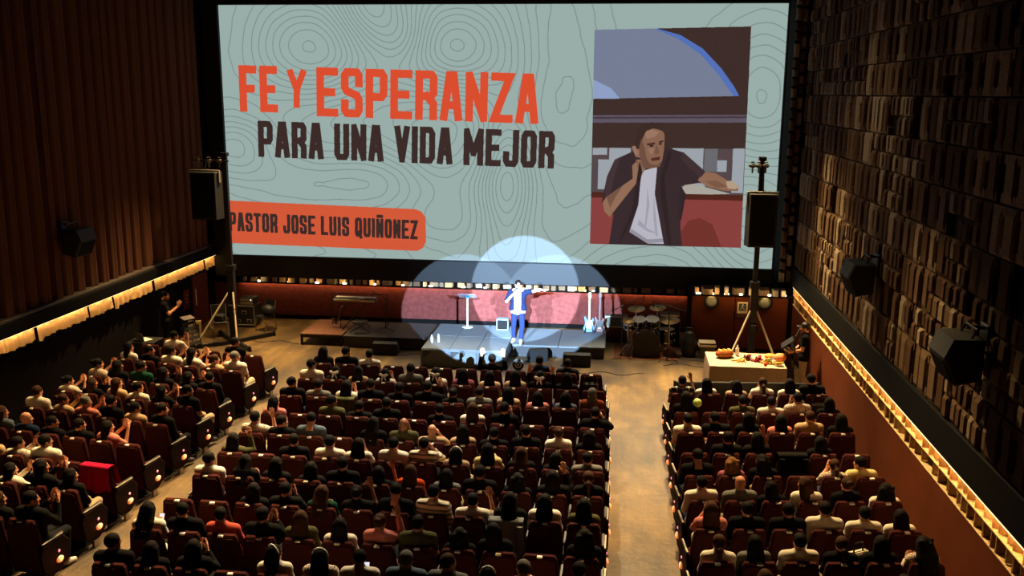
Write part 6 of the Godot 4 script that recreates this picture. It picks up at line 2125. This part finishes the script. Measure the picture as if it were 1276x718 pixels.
func standing_people() -> void:
	# the speaker: right hand holds a microphone, left arm stretched out
	var j := stand_pose()
	j.er = Vector3(0.30, 1.16, -0.10)
	j.wr = Vector3(0.11, 1.39, -0.22)
	j.along_r = Vector3(-0.5, 0.8, 0.1)
	j.palm_r = Vector3(-0.6, 0, 0.8)
	j.hand_r = "fist"
	j.el = Vector3(-0.42, 1.46, -0.08)
	j.wl = Vector3(-0.66, 1.52, -0.16)
	j.along_l = Vector3(-1, 0.12, -0.2)
	j.palm_l = Vector3(0, -1, 0.1)
	j.hand_l = "flat"
	j.kl = Vector3(-0.12, 0.50, -0.06)
	j.al = Vector3(-0.10, 0.10, -0.13)
	j.tl = Vector3(-0.11, 0.045, -0.30)
	j["look"] = look(j.head, 0.2, -0.05, 0.05)
	var b := figure(j, false, 0.0125, 0.0035, 0.0045)
	var o := thing("person", "man in blue jacket and white shirt speaking on stage, one arm stretched out", "person", turned(180, Vector3(-2.60, 0.33, -24.45)))
	part("body", b.body, "skin 1", o)
	part("shirt", b.top_short, "cloth W", o)
	part("trousers", b.trousers, "trousers blue", o)
	part("shoes", b.shoes, "shoe white", o)
	part("hair", hair("s", 0.006), "hair black", o, b.look)
	part("jacket", jacket(j), "cloth jacket", o)
	single("microphone", Geo.new().lathe([Vector2(0, 0), Vector2(0.016, 0), Vector2(0.018, 0.15), Vector2(0.027, 0.18), Vector2(0.022, 0.21), Vector2(0, 0.215)], 12), "case black", "black hand microphone at the mouth of the man on stage", "microphone", "", o.transform * Transform3D(Basis(Vector3.BACK, 0.75) * Basis(Vector3.RIGHT, 0.5), Vector3(0.13, 1.42, -0.25)))
	# clapping man by the dark wall
	j = stand_pose()
	j["beard"] = true
	j["shorts"] = true
	j.el = Vector3(-0.22, 1.16, -0.14)
	j.er = Vector3(0.22, 1.16, -0.14)
	j.wl = Vector3(-0.045, 1.33, -0.34)
	j.wr = Vector3(0.05, 1.33, -0.34)
	j.along_l = Vector3(0.1, 0.9, -0.4)
	j.along_r = Vector3(-0.1, 0.9, -0.4)
	j.hand_l = "flat"
	j.hand_r = "flat"
	j["look"] = look(j.head, 0.0, -0.08)
	b = figure(j, false, 0.014, 0.004, 0.0055)
	o = thing("person", "bearded man in black shirt and shorts clapping beside the dark wall", "person", turned(-78, Vector3(-11.95, 0, -23.2)))
	dressed(o, b, "skin 1", "s", "cloth K", false, "trousers dark", "shoe dark")
	# man in a cap at the other side
	j = stand_pose()
	j["beard"] = true
	j.el = Vector3(-0.24, 1.13, -0.06)
	j.er = Vector3(0.24, 1.13, -0.06)
	j.wl = Vector3(-0.07, 1.02, -0.28)
	j.wr = Vector3(0.08, 1.0, -0.28)
	j.along_l = Vector3(0.7, -0.1, -0.6)
	j.along_r = Vector3(-0.7, -0.1, -0.6)
	j["look"] = look(j.head, 0.0, -0.02)
	b = figure(j, false, 0.014, 0.004, 0.0055)
	o = thing("person", "man in dark cap, black shirt and pale trousers at a microphone by the panelled wall", "person", turned(82, Vector3(4.46, 0, -22.0)))
	part("body", b.body, "skin 1", o)
	part("top", b.top_short, "cloth K", o)
	part("trousers", b.trousers, "trousers pale", o)
	part("shoes", b.shoes, "shoe white", o)
	part("hair", hair("h", 0.008), "hair brown", o, b.look)
	var cp := part("cap", Geo.new().lathe([Vector2(0.096, 0.02), Vector2(0.098, 0.05), Vector2(0.085, 0.10), Vector2(0.05, 0.135), Vector2(0, 0.145)], 20, Transform3D(Basis.from_scale(Vector3(0.95, 1, 1.1)), Vector3(0, 0.01, 0.012))), "case black", o, b.look)
	part("cap_brim", Geo.new().ball(Vector3(0, 0.045, -0.12), Vector3(0.075, 0.010, 0.075), 6, 16, Basis(Vector3.RIGHT, 0.1)), "case black", cp)
	var ms := thing("music_stand", "black music stand with tilted desk before the man in the cap", "music stand", turned(82, Vector3(4.08, 0, -22.1)))
	part("pole", Geo.new().cyl(Vector3(0, 0.02, 0), Vector3(0, 1.12, 0), 0.016), "metal black", ms)
	part("desk", Geo.new().box(Vector3.ZERO, Vector3(0.48, 0.33, 0.014), 0.004, Transform3D(Basis(Vector3.RIGHT, 0.9), Vector3(0, 1.22, 0))), "metal black", ms)
	part("desk_lip", Geo.new().box(Vector3(0, 1.11, 0.13), Vector3(0.48, 0.03, 0.05), 0.004), "metal black", ms)
	for k in 3:
		var a := TAU * k / 3.0
		part("foot", Geo.new().cyl(Vector3(0, 0.2, 0), Vector3(0.3 * cos(a), 0.012, 0.3 * sin(a)), 0.011), "metal black", ms)
	boom_stand("black microphone stand with mic at the mouth of the man in the cap", Vector3(4.2, 0, -21.75), 1.45, Vector3(0.14, 1.68, -0.16), Vector3(-0.1, 1.3, 0.1), false)
	single("notebook", Geo.new().box(Vector3.ZERO, Vector3(0.15, 0.012, 0.2), 0.003), "plate white", "small pale notebook in the hands of the man in the cap", "notebook", "", o.transform * Transform3D(Basis(Vector3.RIGHT, 0.35), Vector3(0.0, 1.02, -0.36)))
	single("guitar_case", Geo.new().prism([Vector2(-0.15, 0), Vector2(0.15, 0), Vector2(0.17, 0.25), Vector2(0.09, 0.5), Vector2(0.05, 0.95), Vector2(-0.05, 0.95), Vector2(-0.09, 0.5), Vector2(-0.17, 0.25)], -0.05, 0.05, 0.02), "case black", "narrow dark instrument case leaning beside the man in the cap", "case", "", Transform3D(Basis(Vector3.UP, 0.5) * Basis(Vector3.RIGHT, -0.12), Vector3(4.25, 0.02, -22.5)))


func jacket(j: Dictionary) -> Geo:
	# an open short-sleeved jacket: a looser shell with the front left open
	var f := Field.new(Vector3(-0.78, 0.75, -0.36), Vector3(0.5, 1.62, 0.28), 0.0125)
	var side := Vector3(1, 0, 0)
	f.cap(j.hl + Vector3(-0.02, 0.06, 0), j.hr + Vector3(0.02, 0.06, 0), 0.125, 0.125, 0, 0.05)
	f.cap(j.waist - side * 0.07, j.chest - side * 0.09, 0.112, 0.118, 0, 0.05)
	f.cap(j.waist + side * 0.07, j.chest + side * 0.09, 0.112, 0.118, 0, 0.05)
	f.cap(j.sl, j.sr, 0.075, 0.075, 0, 0.06)
	f.cap(j.chest, j.neck, 0.112, 0.072, 0, 0.05)
	for s in ["l", "r"]:
		f.cap(j["s" + s], j["e" + s], 0.072, 0.062, 2, 0.025)
	var g := f.net(0.012, {0: 1.0, 2: 0.95})
	var r := Geo.new()
	r.v = g.v
	r.n = g.n
	for t in range(0, g.i.size(), 3):
		var c := (g.v[g.i[t]] + g.v[g.i[t + 1]] + g.v[g.i[t + 2]]) / 3.0
		if c.z < -0.06 and absf(c.x) < 0.085 and c.y < 1.5:
			continue
		if c.y > 1.48 and absf(c.x) < 0.07:
			continue
		r.i.append(g.i[t]); r.i.append(g.i[t + 1]); r.i.append(g.i[t + 2])
	return r


# ---------------------------------------------------------------- jackets, bags and small things among the seats
func draped(w: float, drop_back: float, drop_front: float, seed_: int, sleeves: bool) -> Geo:
	# a garment hung over a backrest, in the seat's own axes
	var g := Geo.new()
	var prof := [Vector2(0.045, 1.0 - drop_back), Vector2(0.04, 0.99 - drop_back * 0.5), Vector2(0.03, 0.99), Vector2(0.0, 1.028), Vector2(-0.08, 1.03), Vector2(-0.125, 0.98), Vector2(-0.15, 0.98 - drop_front)]
	var n := 28
	var rows := 13
	for s in 2:
		for k in rows + 1:
			var q := float(k) / rows * (prof.size() - 1)
			var a := int(minf(q, prof.size() - 2))
			var p: Vector2 = (prof[a] as Vector2).lerp(prof[a + 1], q - a)
			for x in n + 1:
				var u := float(x) / n * 2.0 - 1.0
				var fall := clampf((1.0 - p.y) / 0.3, 0.0, 1.0)
				var fold_ := 0.018 * sin(u * 13.0 + seed_) * fall + 0.008 * sin(u * 31.0 + seed_ * 2.0) * fall
				var out := (1.0 if p.x > -0.05 else -1.0) * (fold_ + 0.014 + 0.008 * s)
				g.v.append(Vector3(u * w * (1.0 + 0.12 * fall) + 0.01 * sin(p.y * 30.0), p.y - 0.03 * fall * sin(u * 5.0 + seed_), p.x + out))
				g.n.append(Vector3.ZERO)
	var lay := (rows + 1) * (n + 1)
	for s in 2:
		for k in rows:
			for x in n:
				var o := s * lay + k * (n + 1) + x
				for e in ([0, 1, n + 1, 1, n + 2, n + 1] if s == 0 else [0, n + 1, 1, 1, n + 1, n + 2]):
					g.i.append(o + e)
	for e in range(0, g.i.size(), 3):
		var nn := (g.v[g.i[e + 2]] - g.v[g.i[e]]).cross(g.v[g.i[e + 1]] - g.v[g.i[e]])
		for w2 in 3:
			g.n[g.i[e + w2]] += nn
	for e in g.n.size():
		g.n[e] = g.n[e].normalized()
	if sleeves:
		for s in [-1.0, 1.0]:
			g.cyl(Vector3(s * w * 0.8, 0.97, 0.07), Vector3(s * w * 0.85, 1.0 - drop_back * 0.75, 0.10), 0.05, 0.042, 10)
			g.cyl(Vector3(s * w * 0.85, 1.0 - drop_back * 0.75, 0.10), Vector3(s * w * 0.75, 0.95 - drop_back, 0.09), 0.042, 0.04, 10)
	return g


func loose_things() -> void:
	single("jacket", draped(0.25, 0.42, 0.2, 3, true), "denim grey", "faded grey denim jacket hung over a seat back in the middle block", "jacket", "", seat_at("M", 7, 9))
	single("jacket", draped(0.27, 0.40, 0.3, 1, false), "jacket red", "bright crimson jacket hung over an aisle seat in the curtain-side block", "jacket", "", seat_at("L", 6, 0))
	single("jacket", draped(0.25, 0.35, 0.3, 5, true), "cloth K", "black coat hung over a seat in the panel-side block", "jacket", "", seat_at("R", 3, 3))
	single("jacket", draped(0.24, 0.32, 0.2, 8, false), "cloth G", "dark olive jacket hung over a seat near the stage, middle block", "jacket", "", seat_at("M", 2, 2))
	for k in 2:
		var bg := thing("shoulder_bag", ["black shoulder bag hanging on an aisle seat, first row, middle block", "black shoulder bag with straps hanging on a second-row seat, panel-side block"][k], "bag", seat_at("M", 0, 11) if k == 0 else seat_at("R", 0, 5))
		part("bag_body", Geo.new().box(Vector3(0, 0.72, 0.06), Vector3(0.34, 0.3, 0.11), 0.045), "case black", bg)
		part("strap", Geo.new().path([Vector3(-0.15, 0.84, 0.06), Vector3(-0.1, 1.01, 0.0), Vector3(-0.1, 1.01, -0.12)], 0.012).path([Vector3(0.15, 0.84, 0.06), Vector3(0.1, 1.01, 0.0), Vector3(0.1, 1.01, -0.12)], 0.012), "case black", bg)
	single("ball", Geo.new().ball(Vector3.ZERO, Vector3.ONE * 0.085, 12, 18), "ball green", "pale green ball held up beside a long-haired person, panel-side block", "ball", "", seat_at("R", 1, 0) * Transform3D(Basis(), Vector3(0.22, 1.16, -0.18)))
	# low black barrier before the panel-side block
	var ba := thing("barrier", "low black barrier running in front of the panel-side seats", "barrier", Transform3D(Basis(Vector3.UP, atan(0.09)), Vector3(2.85, 0, -19.8)))
	for k in 5:
		part("barrier_panel", slab(Vector3(-1.52 + k * 0.61, 0.05, -0.03), Vector3(-1.52 + (k + 1) * 0.61 - 0.012, 0.90, 0.03), 0.015), "case black", ba)
	for k in 6:
		part("post", slab(Vector3(-1.55 + k * 0.61, 0, -0.045), Vector3(-1.50 + k * 0.61, 0.92, 0.045), 0.008), "metal black", ba)
	# striped bag in the panel-side block
	var sb := thing("tote_bag", "cream and dark striped tote bag standing on a seat, panel-side block", "bag", seat_at("R", 7, 3) * Transform3D(Basis(Vector3.UP, 0.4), Vector3(0.3, 0.72, -0.36)))
	part("bag_body", Geo.new().prism([Vector2(-0.17, 0), Vector2(0.17, 0), Vector2(0.14, 0.3), Vector2(-0.14, 0.3)], -0.06, 0.06, 0.02), "cloth S", sb)
	part("handle", Geo.new().path([Vector3(-0.08, 0.29, 0), Vector3(-0.06, 0.42, 0), Vector3(0.06, 0.42, 0), Vector3(0.08, 0.29, 0)], 0.012), "case black", sb)
